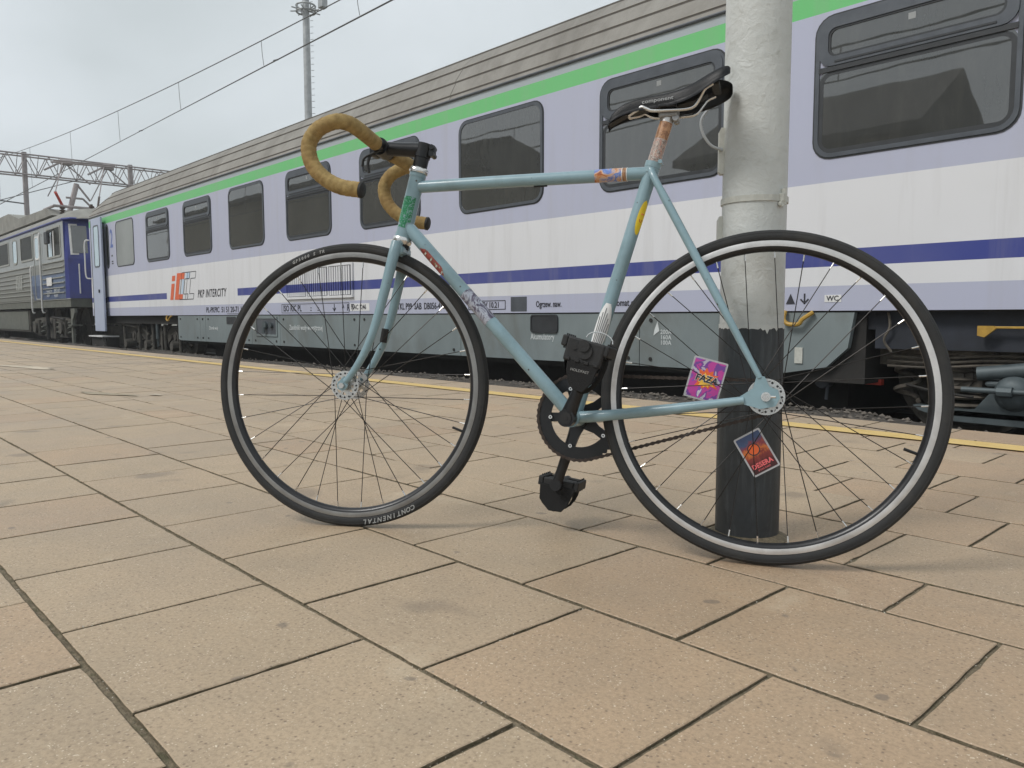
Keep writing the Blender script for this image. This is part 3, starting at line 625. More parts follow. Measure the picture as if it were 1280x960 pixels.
# IC logo: slanted blocks
def slant(pts, sh=.32, ox=-15.32, oz=.818): return [(ox + x * 1.12 + sh * (z), oz + z * .97) for x, z in pts]
H_ = .50
bm = bmesh.new()
prism(bm, slant([(0, 0), (.14, 0), (.14, .31), (0, .31)]), YT - .001, YT); prism(bm, slant([(0, .36), (.14, .36), (.14, H_ - .04), (0, H_ - .04)]), YT - .001, YT)
cc = [(0, 0), (.34, 0), (.34, .10), (.15, .10), (.15, .38), (.34, .38), (.34, H_), (0, H_)]
def cshape(x0): return slant([(x0 + x, z) for x, z in cc])
prism(bm, cshape(.21), YT - .0015, YT - .0005); cpart('logo', bm, 'orange')
bm = bmesh.new()
for x0, off in ((.43, .001), (.68, .0)):
    P = cshape(x0); cxm = sum(p[0] for p in P) / 8; czm = sum(p[1] for p in P) / 8; n = len(P); th = .012
    for i in range(n):
        (ax, az), (bx, bz) = P[i], P[(i + 1) % n]; d = Vector((bx - ax, bz - az)).normalized() * th; nn = Vector((-d.y, d.x)) * .5
        prism(bm, [(ax - nn.x, az - nn.y), (bx - nn.x, bz - nn.y), (bx + nn.x, bz + nn.y), (ax + nn.x, az + nn.y)], YT - .0006 - off, YT)
cpart('logo', bm, 'textblack')
bm = bmesh.new(); P = slant([(.47, .1), (.55, .1), (.55, .38), (.47, .38)]); prism(bm, P, YT - .0004, YT); prism(bm, slant([(.62, .39), (.78, .39), (.78, .49), (.62, .49)]), YT - .0004, YT); cpart('logo', bm, 'lightblue')
# bogies
def bogie(xc, detail):
    bm = bmesh.new(); y0 = 5.72
    prism(bm, [(xc - 1.95, .16), (xc - 1.9, .3), (xc - .8, .3), (xc - .6, .12), (xc + .6, .12), (xc + .8, .3), (xc + 1.9, .3), (xc + 1.95, .16), (xc + .95, .12), (xc + .6, -.06), (xc - .6, -.06), (xc - .95, .12)], y0, y0 + .12)
    prism(bm, [(xc - 1.95, .16), (xc + 1.95, .16), (xc + 1.95, .3), (xc - 1.95, .3)], 7.75, 7.87)
    box(bm, xc - .3, xc + .3, y0 + .13, 7.74, -.05, .25); box(bm, xc - 1.9, xc - 1.8, y0 + .13, 7.74, .17, .29)
    for s in (-1, 1):
        box(bm, xc + s * 1.25 - .17, xc + s * 1.25 + .17, y0 - .04, y0 + .16, -.02, .16, 0, .02); box(bm, xc + s * .45 - .04, xc + s * .45 + .04, y0 - .06, y0 - .001, -.2, .3, 0, .01)
        tube(bm, [(xc + s * .95, y0 - .03, .38), (xc + s * .35, y0 - .03, .12)], .035, 8)
    GM = 'rustgrime' if detail else 'grime'; fr = cpart('bogie', bm, GM)
    for s in (-1, 1):
        for yy, sg in ((6.0, 1), (7.6, -1)):
            bm = bmesh.new(); lathe_y(bm, [(.08, -.05), (.36, -.035), (.37, -.065), (.455, -.065), (.46, .065), (.485, .075), (.485, .10), (.36, .10), (.34, .03), (.08, .05)], 40, c=(xc + s * 1.25, yy, .1), closed=True); cpart('wheel', bm, 'grime', fr, True).matrix_local = Matrix.Identity(4)
        bm = bmesh.new(); cyl(bm, (xc + s * 1.25, 5.66, .1), (xc + s * 1.25, 5.72, .1), .12, 18); cyl(bm, (xc + s * 1.25, 5.64, .1), (xc + s * 1.25, 5.66, .1), .07, 12); cpart('axle_box', bm, GM, fr, True)
    for s in (-1, 1):
        for dx in (-.33, .33):
            bm = bmesh.new(); pts = [(xc + s * 1.25 + dx + .075 * math.cos(a * .6), 5.78 + .075 * math.sin(a * .6), -.1 + .022 * a * .6) for a in range(0, 26)]; tube(bm, pts, .017, 6); cpart('coil_spring', bm, GM, fr, True)
    bm = bmesh.new(); zz = .2
    for k in range(5): lathe_y(bm, [(0.001, 0), (.19, 0)], 3) if False else None
    for k in range(4):
        ring = []
        for (r, z) in ((.2, .0), (.23, .03), (.23, .05), (.2, .08)):
            ring.append([bm.verts.new((xc + .0 - .82 * 0 + r * math.cos(a * math.pi / 10), 5.84 + r * math.sin(a * math.pi / 10), -.2 + k * .085 + z)) for a in range(20)])
        for A, B in zip(ring, ring[1:]):
            for q in range(20): bm.faces.new((A[q], A[(q + 1) % 20], B[(q + 1) % 20], B[q]))
    cpart('air_spring', bm, GM, fr, True)
    if detail:
        bm = bmesh.new()
        for k in range(6): lathe_z(bm, [(.001, -.12 + k * .058), (.17, -.115 + k * .058), (.19, -.10 + k * .058), (.17, -.085 + k * .058), (.001, -.08 + k * .058)], (-1.8, 5.8))
        box(bm, -2.05, -1.55, 5.62, 5.98, .23, .27, 0, .01)
        cpart('leaf_stack', bm, GM, fr)
        bm = bmesh.new(); lathe_y(bm, [(.001, -.10), (.05, -.10), (.085, -.08), (.105, -.04), (.115, 0), (.115, .08), (.001, .1)], 24, c=(-1.40, 5.5, .02)); tube(bm, [(-1.66, 5.38, .035), (-1.05, 5.38, .035)], .018, 10); tube(bm, [(-1.46, 5.37, .035), (-1.38, 5.37, .035)], .032, 8); tube(bm, [(-1.60, 5.47, .13), (-1.3, 5.5, .17), (-1.05, 5.5, .18)], .045, 10)
        prism(bm, [(-1.75, -.12), (-1.62, -.10), (-1.52, .03), (-1.2, .08), (-1.05, -.1), (-1.05, -.15), (-1.75, -.15)], 5.5, 5.58)
        box(bm, -1.56, -1.15, 5.46, 5.66, .05, .09, 0, .02)
        cpart('brake_cylinder', bm, 'greyblue', fr, True)
        bm = bmesh.new(); prism(bm, [(-1.99, -.10), (-1.95, -.13), (-1.75, -.185), (-.4, -.20), (-.4, -.13), (-1.65, -.115)], 5.5, 5.62); cpart('brake_magnet', bm, 'greyblue', fr)
        bm = bmesh.new(); tube(bm, catmull([(-1.62, 5.47, -.02), (-1.85, 5.5, .0), (-2.05, 5.55, .03)]), .01, 6); cpart('hose', bm, 'dark', fr)
        bm = bmesh.new()
        for k in range(3): tube(bm, catmull([(-2.2, 5.6, .22 - k * .035), (-1.9, 5.58, .21 - k * .03), (-1.5, 5.58, .24 - k * .03), (-1.0, 5.56, .22 - k * .03)], 5), .009, 6)
        tube(bm, catmull([(-2.16, 5.47, .53), (-2.14, 5.46, .42), (-2.18, 5.47, .33), (-2.14, 5.5, .25)], 5), .009, 6)
        cpart('pipe', bm, GM, fr, True)
        bm = bmesh.new(); box(bm, -1.52, -1.0, 5.43, 5.45, .414, .428, 0, .003); prism(bm, [(-1.60, .43), (-1.51, .43), (-1.50, .412), (-1.56, .36), (-1.60, .37)], 5.42, 5.45); cpart('brake_lever', bm, 'yellowpaint', fr)
        bm = bmesh.new(); lathe_y(bm, [(.001, -.02), (.07, -.02), (.075, 0), (.075, .1)], 20, c=(-1.83, 5.68, .2)); cpart('bolster_cap', bm, GM, fr, True)
        bm = bmesh.new(); lathe_y(bm, [(.001, -.02), (.055, -.02), (.06, .0), (.06, .06)], 20, c=(-2.66, 5.6, .02)); tube(bm, [(-2.62, 5.6, .0), (-2.63, 5.6, -.12)], .012, 6); box(bm, -2.4, -2.28, 5.7, 5.75, .0, .04, 1); cpart('drain_valve', bm, ['sash', 'red'], fr)
    else:
        bm = bmesh.new()
        for dx in (-1.75, -.75, .1, .8, 1.6): tube(bm, [(xc + dx, 5.62, .35), (xc + dx + .03, 5.62, -.2)], .035, 8); 
        for dx in (-1.5, -.2, 1.3): lathe_y(bm, [(.001, -.1), (.09, -.1), (.1, 0), (.1, .1)], 14, c=(xc + dx, 5.65, -.08))
        box(bm, xc - .6, xc + 1.6, 5.6, 5.64, -.22, -.17); tube(bm, [(xc - 1.9, 5.6, .35), (xc - .9, 5.6, .28), (xc - .6, 5.6, .35)], .025, 6)
        cpart('brake_rigging', bm, 'grime', fr, True)
        bm = bmesh.new(); tube(bm, [(xc + .55, 5.56, .45), (xc + .55, 5.56, .05)], .035, 10); tube(bm, [(xc + .55, 5.56, .05), (xc + .55, 5.56, -.1)], .018, 8); cpart('damper', bm, 'greyblue', fr, True)
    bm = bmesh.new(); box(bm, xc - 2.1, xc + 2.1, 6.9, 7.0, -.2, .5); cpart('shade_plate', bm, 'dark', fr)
bogie(-17.1, False); bogie(-.55, True)
bm = bmesh.new(); box(bm, -2.25, 5.9, YS + .10, YS + .16, .27, .549); box(bm, -15.2, -2.251, YS + .10, YS + .16, .40, .549); cpart('sole_bar', bm, 'navy')
bm = bmesh.new(); box(bm, -20.3, -15, YS + .12, YS + .18, .36, .549); cpart('sole_bar', bm, 'dark')
bm = bmesh.new(); box(bm, -14.5, -2.6, 5.9, 7.7, -.32, .015); cpart('under_shade_box', bm, 'dark')  # added dark box, deepens the shade under the coach
# ------------------------------------------------------------------ locomotive
loco = empty('electric_locomotive', 'blue and pale grey ribbed electric locomotive in front of the coach, far left', 'locomotive', (-30, 6.81, -.37))
LT = -Vector(loco.location)
def lpart(name, bm, mats, parent=loco, smooth=False):
    o = link_obj(name, bm, mats, parent, smooth); o.matrix_local = Matrix.Translation(LT) if parent is loco else Matrix.Identity(4); return o
YL = 5.33; YR = 8.29; LX0, LX1 = -38.2, -22.45
bm = bmesh.new(); box(bm, LX0, LX1, YL, YR, .98, 2.97); lpart('body', bm, 'loco')
bm = bmesh.new()   # pointed cab front
cf = [(LX1 + .002, YL), (LX1 + .12, YL + .06), (LX1 + .45, YL + .7), (LX1 + .72, 6.81), (LX1 + .62, YR - .7), (LX1 + .32, YR - .12), (LX1 + .002, YR)]
for k in range(len(cf) - 1):
    (xa, ya), (xb, yb) = cf[k], cf[k + 1]
    lo = [bm.verts.new((xa, ya, .98)), bm.verts.new((xb, yb, .98))]; mi_ = [bm.verts.new((xa, ya, 2.0)), bm.verts.new((xb, yb, 2.0))]; hi = [bm.verts.new((xa - .12 * (k > 0), ya, 2.97)), bm.verts.new((xb - .12 * (k < 5), yb, 2.97))]
    bm.faces.new((lo[0], lo[1], mi_[1], mi_[0])); bm.faces.new((mi_[0], mi_[1], hi[1], hi[0]))
front = lpart('cab_front', bm, 'locoblue')
def lfw(y0, y1):   # a front window lying on the cab front's slope
    def pt(y, z, o=0):
        for (xa, ya), (xb, yb) in zip(cf, cf[1:]):
            if ya <= y <= yb: x = xa + (xb - xa) * (y - ya) / (yb - ya); break
        return (x - .12 * max(0, (z - 2.0) / .97) + o, y - o * .4, z)
    for nm, ins, o, mt in (('window_frame', 0, .012, 'white'), ('pane', .045, .022, 'glass')):
        bm = bmesh.new(); q = [pt(y0 + ins, 2.08 + ins, o), pt(y1 - ins, 2.08 + ins, o), pt(y1 - ins, 2.86 - ins, o), pt(y0 + ins, 2.86 - ins, o)]
        q2 = [(a - .02, b, c) for a, b, c in q]; v = [bm.verts.new(p) for p in q]; v2 = [bm.verts.new(p) for p in q2]; bm.faces.new(v); bm.faces.new(v2[::-1])
        for k in range(4): bm.faces.new((v[k], v2[k], v2[(k + 1) % 4], v[(k + 1) % 4]))
        lpart(nm, bm, mt, front)
lfw(YL + .12, YL + 1.25); lfw(YL + 1.35, YL + 2.3)
bm = bmesh.new(); tube(bm, [(LX1 + .30, YL + .26, 1.1), (LX1 + .30, YL + .26, 1.85)], .016, 8); lpart('handrail', bm, 'white')
bm = bmesh.new(); lathe_y(bm, [(.001, -.05), (.11, -.05), (.12, 0)], 20, c=(0, 0, 0)); hl = lpart('headlight', bm, 'white', front); hl.matrix_local = Matrix.Translation((LX1 + .72, YL + .75, 1.35)) @ Matrix.Rotation(rad(90), 4, 'Z')
bm = bmesh.new()   # roof
lr = [(0, 2.97), (.03, 3.04), (.2, 3.2), (.5, 3.3), (1.0, 3.36), (1.48, 3.38)]; lr = lr + [(2.96 - a, b) for a, b in lr[-2::-1]]
vs = [[bm.verts.new((x, YL + (1.48 + (a - 1.48) * s), 2.97 + (b - 2.97) * sz)) for a, b in lr] for x, s, sz in ((LX0, 1, 1), (LX1 - .3, 1, 1), (LX1 + .1, .97, .9), (LX1 + .52, .78, .4), (LX1 + .66, .6, .05))]
for A, B in zip(vs, vs[1:]):
    for k in range(len(lr) - 1): bm.faces.new((A[k], B[k], B[k + 1], A[k + 1]))
bm.faces.new(vs[0]); bm.faces.new(vs[-1][::-1]); rf = lpart('roof', bm, 'locoroof', smooth=True)
bm = bmesh.new(); prism(bm, [(-38, 3.38), (-26.5, 3.38), (-25.3, 3.38), (-25.9, 3.62), (-29.5, 3.66), (-31, 3.95), (-38, 3.95)], 5.75, 7.9); lpart('roof_monitor', bm, 'locoroof')
bm = bmesh.new()
for k, z in enumerate((1.14, 1.27, 1.40, 1.53, 1.66, 1.80, 1.95)):
    box(bm, LX0, -26.05, YL - .028, YL - .001, z - .012, z + .012); box(bm, -24.75, LX1 - .05, YL - .028, YL - .001, z - .012, z + .012)
o = lpart('side_rib', bm, 'locorib'); 
bm = bmesh.new(); tube(bm, [(LX0, YL - .01, 2.975), (LX1, YL - .01, 2.975), (LX1 + .3, YL + .1, 2.975), (LX1 + .5, YL + .7, 2.97)], .028, 8); lpart('rain_gutter', bm, 'locoblue')
bm = bmesh.new(); box(bm, LX0, LX1 + .3, YL + .03, YR - .03, .76, .975); lpart('sole_beam', bm, 'locosole')
bm = bmesh.new(); box(bm, LX0, LX1 + .35, YL + .01, YL + .028, .955, .978); lpart('sole_flange', bm, 'locorib')
def lwin(x0, x1, z0, z1, mt='glass', r=.06, fr='locorib'):
    bm = bmesh.new(); ring_prism(bm, rrect(x0, x1, z0, z1, r), rrect(x0 + .06, x1 - .06, z0 + .05, z1 - .05, r * .6), YL - .018, YL); wn = lpart('window', bm, fr)
    bm = bmesh.new(); prism(bm, rrect(x0 + .055, x1 - .055, z0 + .045, z1 - .045, r * .6), YL - .008, YL - .002); lpart('pane', bm, mt, wn)
lwin(-27.3, -25.75, 2.12, 2.86, 'locoglass'); lwin(-28.4, -27.75, 2.10, 2.86, 'doorglass', .2); lwin(-30.6, -28.95, 2.12, 2.86, 'locoglass'); lwin(-33.0, -31.2, 2.12, 2.86, 'locoglass'); lwin(-34.0, -33.4, 2.12, 2.8, 'doorglass', .2); lwin(-36.0, -34.3, 2.12, 2.8, 'locoglass')
lwin(-24.15, -22.7, 2.05, 2.86, 'locoglass')
bm = bmesh.new(); box(bm, -23.42, -23.34, YL - .022, YL - .009, 2.1, 2.76); box(bm, -23.95, -23.6, YL - .012, YL - .009, 2.1, 2.76, 1); lpart('window_bar', bm, ['white', 'doorglass'])
bm = bmesh.new(); box(bm, -23.85, -23.5, YL - .14, YL - .06, 2.42, 2.75, 0, .03); tube(bm, [(-23.5, YL - .09, 2.7), (-23.3, YL, 2.8)], .015, 6); lpart('mirror', bm, 'rubber')
bm = bmesh.new(); ring_prism(bm, rrect(-25.65, -24.85, .99, 2.88, .12), rrect(-25.61, -24.89, 1.02, 2.84, .1), YL - .014, YL); dr = lpart('door', bm, 'locorib')
bm = bmesh.new(); ring_prism(bm, rrect(-25.5, -25.0, 2.1, 2.75, .14), rrect(-25.46, -25.04, 2.14, 2.71, .1), YL - .018, YL); prism(bm, rrect(-25.47, -25.03, 2.13, 2.72, .1), YL - .010, YL - .002, 1); lpart('door_window', bm, ['white', 'doorglass'], dr)
for xx in (-25.85, -24.68):
    bm = bmesh.new(); tube(bm, catmull([(xx, YL - .005, 2.75 if xx > -25 else 1.95), (xx, YL - .07, 2.68 if xx > -25 else 1.88), (xx, YL - .07, 1.4), (xx, YL - .07, .7), (xx, YL - .01, .62)]), .02, 8); lpart('handrail', bm, 'white')
bm = bmesh.new(); box(bm, -24.25, -23.7, YL - .032, YL - .0285, 1.34, 1.56); lpart('notice_plate', bm, 'white')
for s, x, z, sz in (('PKP INTERCITY', -24.3, 1.16, .085), ('CARGO', -24.3, 1.05, .085), ('EP07-1017', -23.5, 1.14, .14), ('PL-PKPIC', -23.5, 1.03, .10)):
    o = wall_text(s, 0, 0, 0, sz, 'textwhite', loco, 'lettering', sx=.9); o.matrix_local = Matrix.Translation(LT) @ Matrix.Translation((x, YL - .031, z)) @ FACE
bm = bmesh.new(); box(bm, -28.1, -27.2, YL - .01, YL, 1.3, 1.75)
for k in range(4): box(bm, -28.05 + k * .22, -27.9 + k * .22, YL - .03, YL - .011, 1.33, 1.72)
lpart('side_vent', bm, 'locorib')
# loco underframe
bm = bmesh.new(); box(bm, LX0, LX1 + .2, 6.4, 7.2, -.25, .75); box(bm, -34, -27.2, YL + .12, YL + .5, .05, .72, 0, .03); tank = lpart('underframe', bm, 'grime')
bm = bmesh.new(); box(bm, -33.9, -27.3, YL + .10, YL + .115, .12, .68); lpart('equipment_box', bm, 'locosole', tank)
for xc in (-24.9, -36):
    bm = bmesh.new(); prism(bm, [(xc - 2.0, .3), (xc + 2.0, .3), (xc + 2.05, .45), (xc + 1.0, .5), (xc - 1.0, .5), (xc - 2.05, .45)], YL + .2, YL + .32)
    box(bm, xc - .5, xc + .5, YL + .15, YL + .4, -.1, .45, 0, .03); box(bm, xc - 2, xc + 2, YL + .26, YL + .3, -.05, .0)
    for s in (-1, 1): box(bm, xc + s * 1.45 - .22, xc + s * 1.45 + .22, YL + .12, YL + .3, .0, .42, 0, .03)
    bg_ = lpart('bogie', bm, 'grime')
    for s in (-1, 1):
        for yy in (6.05, 7.57):
            bm = bmesh.new(); lathe_y(bm, [(.1, -.04), (.5, -.03), (.51, -.06), (.6, -.06), (.61, .06), (.64, .07), (.64, .1), (.5, .1), (.48, .03), (.1, .05)], 36, c=(xc + s * 1.45, yy, .24), closed=True); lpart('wheel', bm, 'grime', bg_, True)
        bm = bmesh.new(); cyl(bm, (xc + s * 1.45, YL + .05, .22), (xc + s * 1.45, YL + .12, .22), .17, 18); lpart('axle_box', bm, 'grime', bg_, True)
    for dx in (-1.95, -.95, .75, .95, 1.95):
        bm = bmesh.new(); tube(bm, [(xc + dx + .09 * math.cos(a * .7), YL + .22 + .09 * math.sin(a * .7), .0 + .02 * a * .7) for a in range(28)], .022, 6); lpart('coil_spring', bm, 'locosole', bg_, True)
    bm = bmesh.new(); tube(bm, [(xc + .2, YL + .05, .72), (xc + .2, YL + .05, -.12)], .05, 8); tube(bm, [(xc + .6, YL + .08, .5), (xc + 1.8, YL + .08, .45)], .03, 6); box(bm, xc - .15, xc + .3, YL + .0, YL + .1, .28, .38); lpart('sand_pipe', bm, 'dark', bg_, True)
bm = bmesh.new(); prism(bm, [(-22.35, .72), (-22.0, .72), (-21.98, .62), (-22.22, .42), (-22.22, -.2), (-22.35, -.2)], YL + .06, YL + .12); box(bm, -22.4, -22.0, YL + .0, YL + .3, -.22, -.18); box(bm, -22.4, -22.05, YL + .0, YL + .25, .28, .31)
lpart('step', bm, 'locosole')
for yy in (5.95, 7.67):
    bm = bmesh.new(); tube(bm, [(-21.75, yy, .68), (-21.3, yy, .68)], .09, 14); tube(bm, [(-21.3, yy, .68), (-21.24, yy, .68)], .23, 20); lpart('buffer', bm, 'dark', smooth=True)
# pantograph and roof gear (points on the plane X = -26)
def tb(nm, segs, r, mt, par=loco, seg=8, X=-26.0):
    bm = bmesh.new()
    for (a, b) in segs: tube(bm, [(X + a[2] if len(a) > 2 else X, a[0], a[1]), (X + b[2] if len(b) > 2 else X, b[0], b[1])], r, seg)
    return lpart(nm, bm, mt, par)
pg = tb('pantograph', [((5.85, 3.66, -.6), (7.3, 3.66, -.6)), ((5.85, 3.66, .6), (7.3, 3.66, .6)), ((5.85, 3.66, -.6), (5.85, 3.66, .6)), ((7.3, 3.66, -.6), (7.3, 3.66, .6))], .04, 'catsteel')
tb('lower_arm', [((6.15, 3.66, .3), (5.82, 4.0, .9))], .04, 'red', pg); tb('lower_arm', [((7.05, 3.66, .3), (6.95, 3.98, .9))], .03, 'catsteel', pg)
tb('upper_arm', [((5.82, 4.0, .9), (6.25, 5.0, 0))], .016, 'catsteel', pg); tb('upper_arm', [((6.95, 3.98, .9), (7.37, 5.02, 0))], .016, 'catsteel', pg)
tb('collector_head', [((5.95, 4.98, 0), (7.6, 5.03, 0)), ((5.95, 4.98, .3), (7.6, 5.03, .3))], .025, 'catsteel', pg)
tb('support_arm', [((6.38, 3.6), (6.6, 4.42))], .075, 'catsteel', pg); tb('stay_rod', [((6.6, 4.42), (6.95, 3.95)), ((6.3, 4.0), (6.75, 4.0)), ((6.75, 4.0), (7.05, 3.7))], .03, 'catsteel', pg)
for x_, y_ in ((-25.4, 6.05), (-26.6, 6.05), (-25.4, 7.2), (-26.6, 7.2), (-24.6, 6.6), (-24.2, 7.0)):
    bm = bmesh.new()
    for k in range(4): tube(bm, [(x_, y_, 3.38 + k * .07), (x_, y_, 3.42 + k * .07)], .07, 10)
    tube(bm, [(x_, y_, 3.36), (x_, y_, 3.68)], .035, 8); lpart('insulator', bm, 'rust')
# ------------------------------------------------------------------ overhead line
def truss(bm, y0, y1, x, z0, z1, n, r=.032):
    for xx in (x - .35, x + .35):
        for z in (z0, z1): tube(bm, [(xx, y0, z), (xx, y1, z)], r * 1.3, 6)
        for k in range(n):
            a = y0 + (y1 - y0) * k / n; b = y0 + (y1 - y0) * (k + 1) / n; m = (a + b) / 2
            tube(bm, [(xx, a, z0), (xx, m, z1)], r * .7, 5); tube(bm, [(xx, m, z1), (xx, b, z0)], r * .7, 5)
    for k in range(n + 1):
        a = y0 + (y1 - y0) * k / n; tube(bm, [(x - .35, a, z0), (x + .35, a, z1)], r * .5, 4)
gan = empty('catenary_gantry', 'long steel lattice gantry spanning the tracks beyond the locomotive', 'gantry', (-46, 9.4, -.6)); GT = Matrix.Translation((46, -9.4, .6))
bm = bmesh.new(); truss(bm, -2, 20, -46, 7.62, 8.6, 24); o = link_obj('truss_beam', bm, 'catsteel', gan); o.matrix_local = GT
for yy in (9.35, 14.35):
    bm = bmesh.new(); box(bm, -46.12, -45.88, yy - .095, yy + .095, -.6, 8.75); o = link_obj('post', bm, 'catsteel', gan); o.matrix_local = GT
for yy in (11.1, 13.1):
    bm = bmesh.new(); tube(bm, [(-45.5, yy - .25, 8.4), (-45.5, yy + .25, 8.4)], .16, 8); tube(bm, [(-45.5, yy, 8.4), (-45.5, yy - .9, 6.6)], .03, 5); tube(bm, [(-45.5, yy, 8.3), (-45.5, yy + 1.1, 7.4)], .04, 5); tube(bm, [(-45.5, yy - .2, 8.4), (-45.5, yy - 1.0, 7.9), ], .05, 5)
    o = link_obj('suspension_bracket', bm, 'catsteel', gan); o.matrix_local = GT
def zmess(x): return 5.42 + .00118 * (x + 2) ** 2
cat = empty('overhead_line', 'overhead catenary wires with droppers running above the coach', 'overhead wires', (-20, 6.81, 5.1)); KT = Matrix.Translation((20, -6.81, -5.1))
def kp(nm, pts, r, seg=6):
    bm = bmesh.new(); tube(bm, pts, r, seg); o = link_obj(nm, bm, 'wire', cat); o.matrix_local = KT
kp('contact_wire', [(-46, 6.79, 5.1), (12, 6.79, 5.1)], .0075); kp('contact_wire', [(-46, 6.84, 5.16), (12, 6.84, 5.1)], .0075)
kp('messenger_wire', [(-46 + k * 1.16, 6.81, zmess(-46 + k * 1.16)) for k in range(51)], .009)
for x in (-38, -32.5, -27.2, -22.55, -18.24, -14.1, -10.8, -7.2, -3.5, 0, 4):
    zt = zmess(x); kp('dropper', [(x - .05, 6.81, zt), (x - .02, 6.81, (zt + 5.1) / 2), (x + .03, 6.81, 5.13)], .0055, 5)
for x in (-20.9, -13.6): kp('wire_clamp', [(x, 6.77, 5.1), (x, 6.86, 5.14)], .014, 5)
cat2 = empty('overhead_line', 'thin feeder wires crossing low behind the gantry at far left', 'overhead wires', (-60, 12, 6)); 
bm = bmesh.new(); tube(bm, [(-46, 14, 6.6), (-90, 12.5, 6.2)], .02, 5); tube(bm, [(-46, 11.9, 7.7), (-46.2, 8.0, 6.2), (-60, 8.0, 6.6)], .02, 5); tube(bm, [(-46, 9.3, 6.2), (-46, 5.0, 6.45)], .035, 5); tube(bm, [(-60, 11.2, 5.0), (-60, 13.3, 4.2)], .05, 5)
o = link_obj('wire', bm, 'wire', cat2); o.matrix_local = Matrix.Translation((60, -12, -6))
# light mast behind the train
mst = empty('light_mast', 'tall grey floodlight mast with ring platform and ladder behind the coach', 'mast', (-32.9, 18, -.6)); MT_ = Matrix.Translation((32.9, -18, .6))
def mp_(nm, bm, mt='steel', smooth=False):
    o = link_obj(nm, bm, mt, mst, smooth); o.matrix_local = MT_; return o
bm = bmesh.new(); tube(bm, [(-32.9, 18, -.6), (-32.9, 18, 17.5)], [.20, .14], 16); mp_('shaft', bm, smooth=True)
bm = bmesh.new()
for z in (14.1, 14.35): tube(bm, [(-32.9 + .42 * math.cos(a * math.pi / 10), 18 + .42 * math.sin(a * math.pi / 10), z) for a in range(20)], .04, 6, closed=True)
for a in range(8): c_, s_ = math.cos(a * math.pi / 4), math.sin(a * math.pi / 4); tube(bm, [(-32.9 + .12 * c_, 18 + .12 * s_, 14.15), (-32.9 + .7 * c_, 18 + .7 * s_, 14.15)], .03, 5); tube(bm, [(-32.9 + .42 * c_, 18 + .42 * s_, 14.1), (-32.9 + .42 * c_, 18 + .42 * s_, 14.35)], .03, 5)
mp_('ring_platform', bm)
bm = bmesh.new()
for k in range(52): z = 1 + k * .27; tube(bm, [(-32.72, 18.1, z), (-32.60, 18.18, z)], .012, 4)
mp_('ladder', bm)['kind'] = 'stuff'
bm = bmesh.new(); box(bm, -32.2, -31.85, 18.2, 18.5, 14.1, 15.9, 0, .03); tube(bm, [(-32.9, 18, 14.1), (-32.3, 18.3, 14.1)], .04, 6); mp_('antenna', bm)
# ------------------------------------------------------------------ station buildings behind the viewer (seen mirrored in the coach windows)
M['wallpl'] = mk('ochre_render', (.30, .27, .21), .85, 0, .1, 2); M['rooft'] = mk('dark_roofing', (.08, .075, .07), .8, 0, .2, 3)
def building(x0, x1, y0, y1, h, label, nb):
    b = empty('station_building', label, 'building', ((x0 + x1) / 2, (y0 + y1) / 2, -.3)); T_ = Matrix.Translation(-Vector(b.location))
    def bp(nm, bm, mt, par=None): o = link_obj(nm, bm, mt, par or b); o.matrix_local = T_ if par is None else Matrix.Identity(4); return o
    bm = bmesh.new(); box(bm, x0, x1, y0, y1, -.3, h); wl = bp('wall', bm, 'wallpl')
    bm = bmesh.new(); ym = (y0 + y1) / 2
    v = [[bm.verts.new(p) for p in ((x, y0 - .6, h), (x, ym, h + 1.4), (x, y1 + .6, h), (x, y1 + .6, h - .15), (x, y0 - .6, h - .15))] for x in (x0 - .6, x1 + .6)]
    for k in range(5): bm.faces.new((v[0][k], v[1][k], v[1][(k + 1) % 5], v[0][(k + 1) % 5]))
    bm.faces.new(v[0]); bm.faces.new(v[1][::-1]); bp('roof', bm, 'rooft')
    for k in range(nb):
        x = x0 + (x1 - x0) * (k + .5) / nb
        bm = bmesh.new(); ring_prism(bm, [(x - .6, 1), (x + .6, 1), (x + .6, 2.7), (x - .6, 2.7)], [(x - .5, 1.1), (x + .5, 1.1), (x + .5, 2.6), (x - .5, 2.6)], y1 + .06, y1)
        wf = bp('window', bm, 'white', wl); bm = bmesh.new(); box(bm, x - .5, x + .5, y1 + .01, y1 + .02, 1.1, 2.6); bp('pane', bm, 'glass', wl)
cat3 = empty('overhead_line', 'catenary wires over the track behind the viewer, mirrored in the coach windows', 'overhead wires', (-10, -4.6, 5.1))
for nm_, z_ in (('contact_wire', lambda x: 5.1), ('messenger_wire', lambda x: 5.7 + .0011 * (x + 8) ** 2)):
    bm = bmesh.new(); tube(bm, [(-50 + k * 2, -4.6, z_(-50 + k * 2)) for k in range(36)], .02, 5); link_obj(nm_, bm, 'wire', cat3).matrix_local = Matrix.Translation((10, 4.6, -5.1))
for x_ in (-34, -28, -22, -16.5, -10.5, -7.2, -2):
    bm = bmesh.new(); tube(bm, [(x_, -4.6, 5.1), (x_ + .05, -4.6, 5.7 + .0011 * (x_ + 8) ** 2)], .014, 4); link_obj('dropper', bm, 'wire', cat3).matrix_local = Matrix.Translation((10, 4.6, -5.1))
building(-11.2, -6.6, -9.5, -6.2, 4.3, 'small ochre platform house mirrored in the coach windows', 2)
building(-52, -25, -16, -7.5, 6.6, 'long ochre station building facing the train, mirrored in its windows', 14)
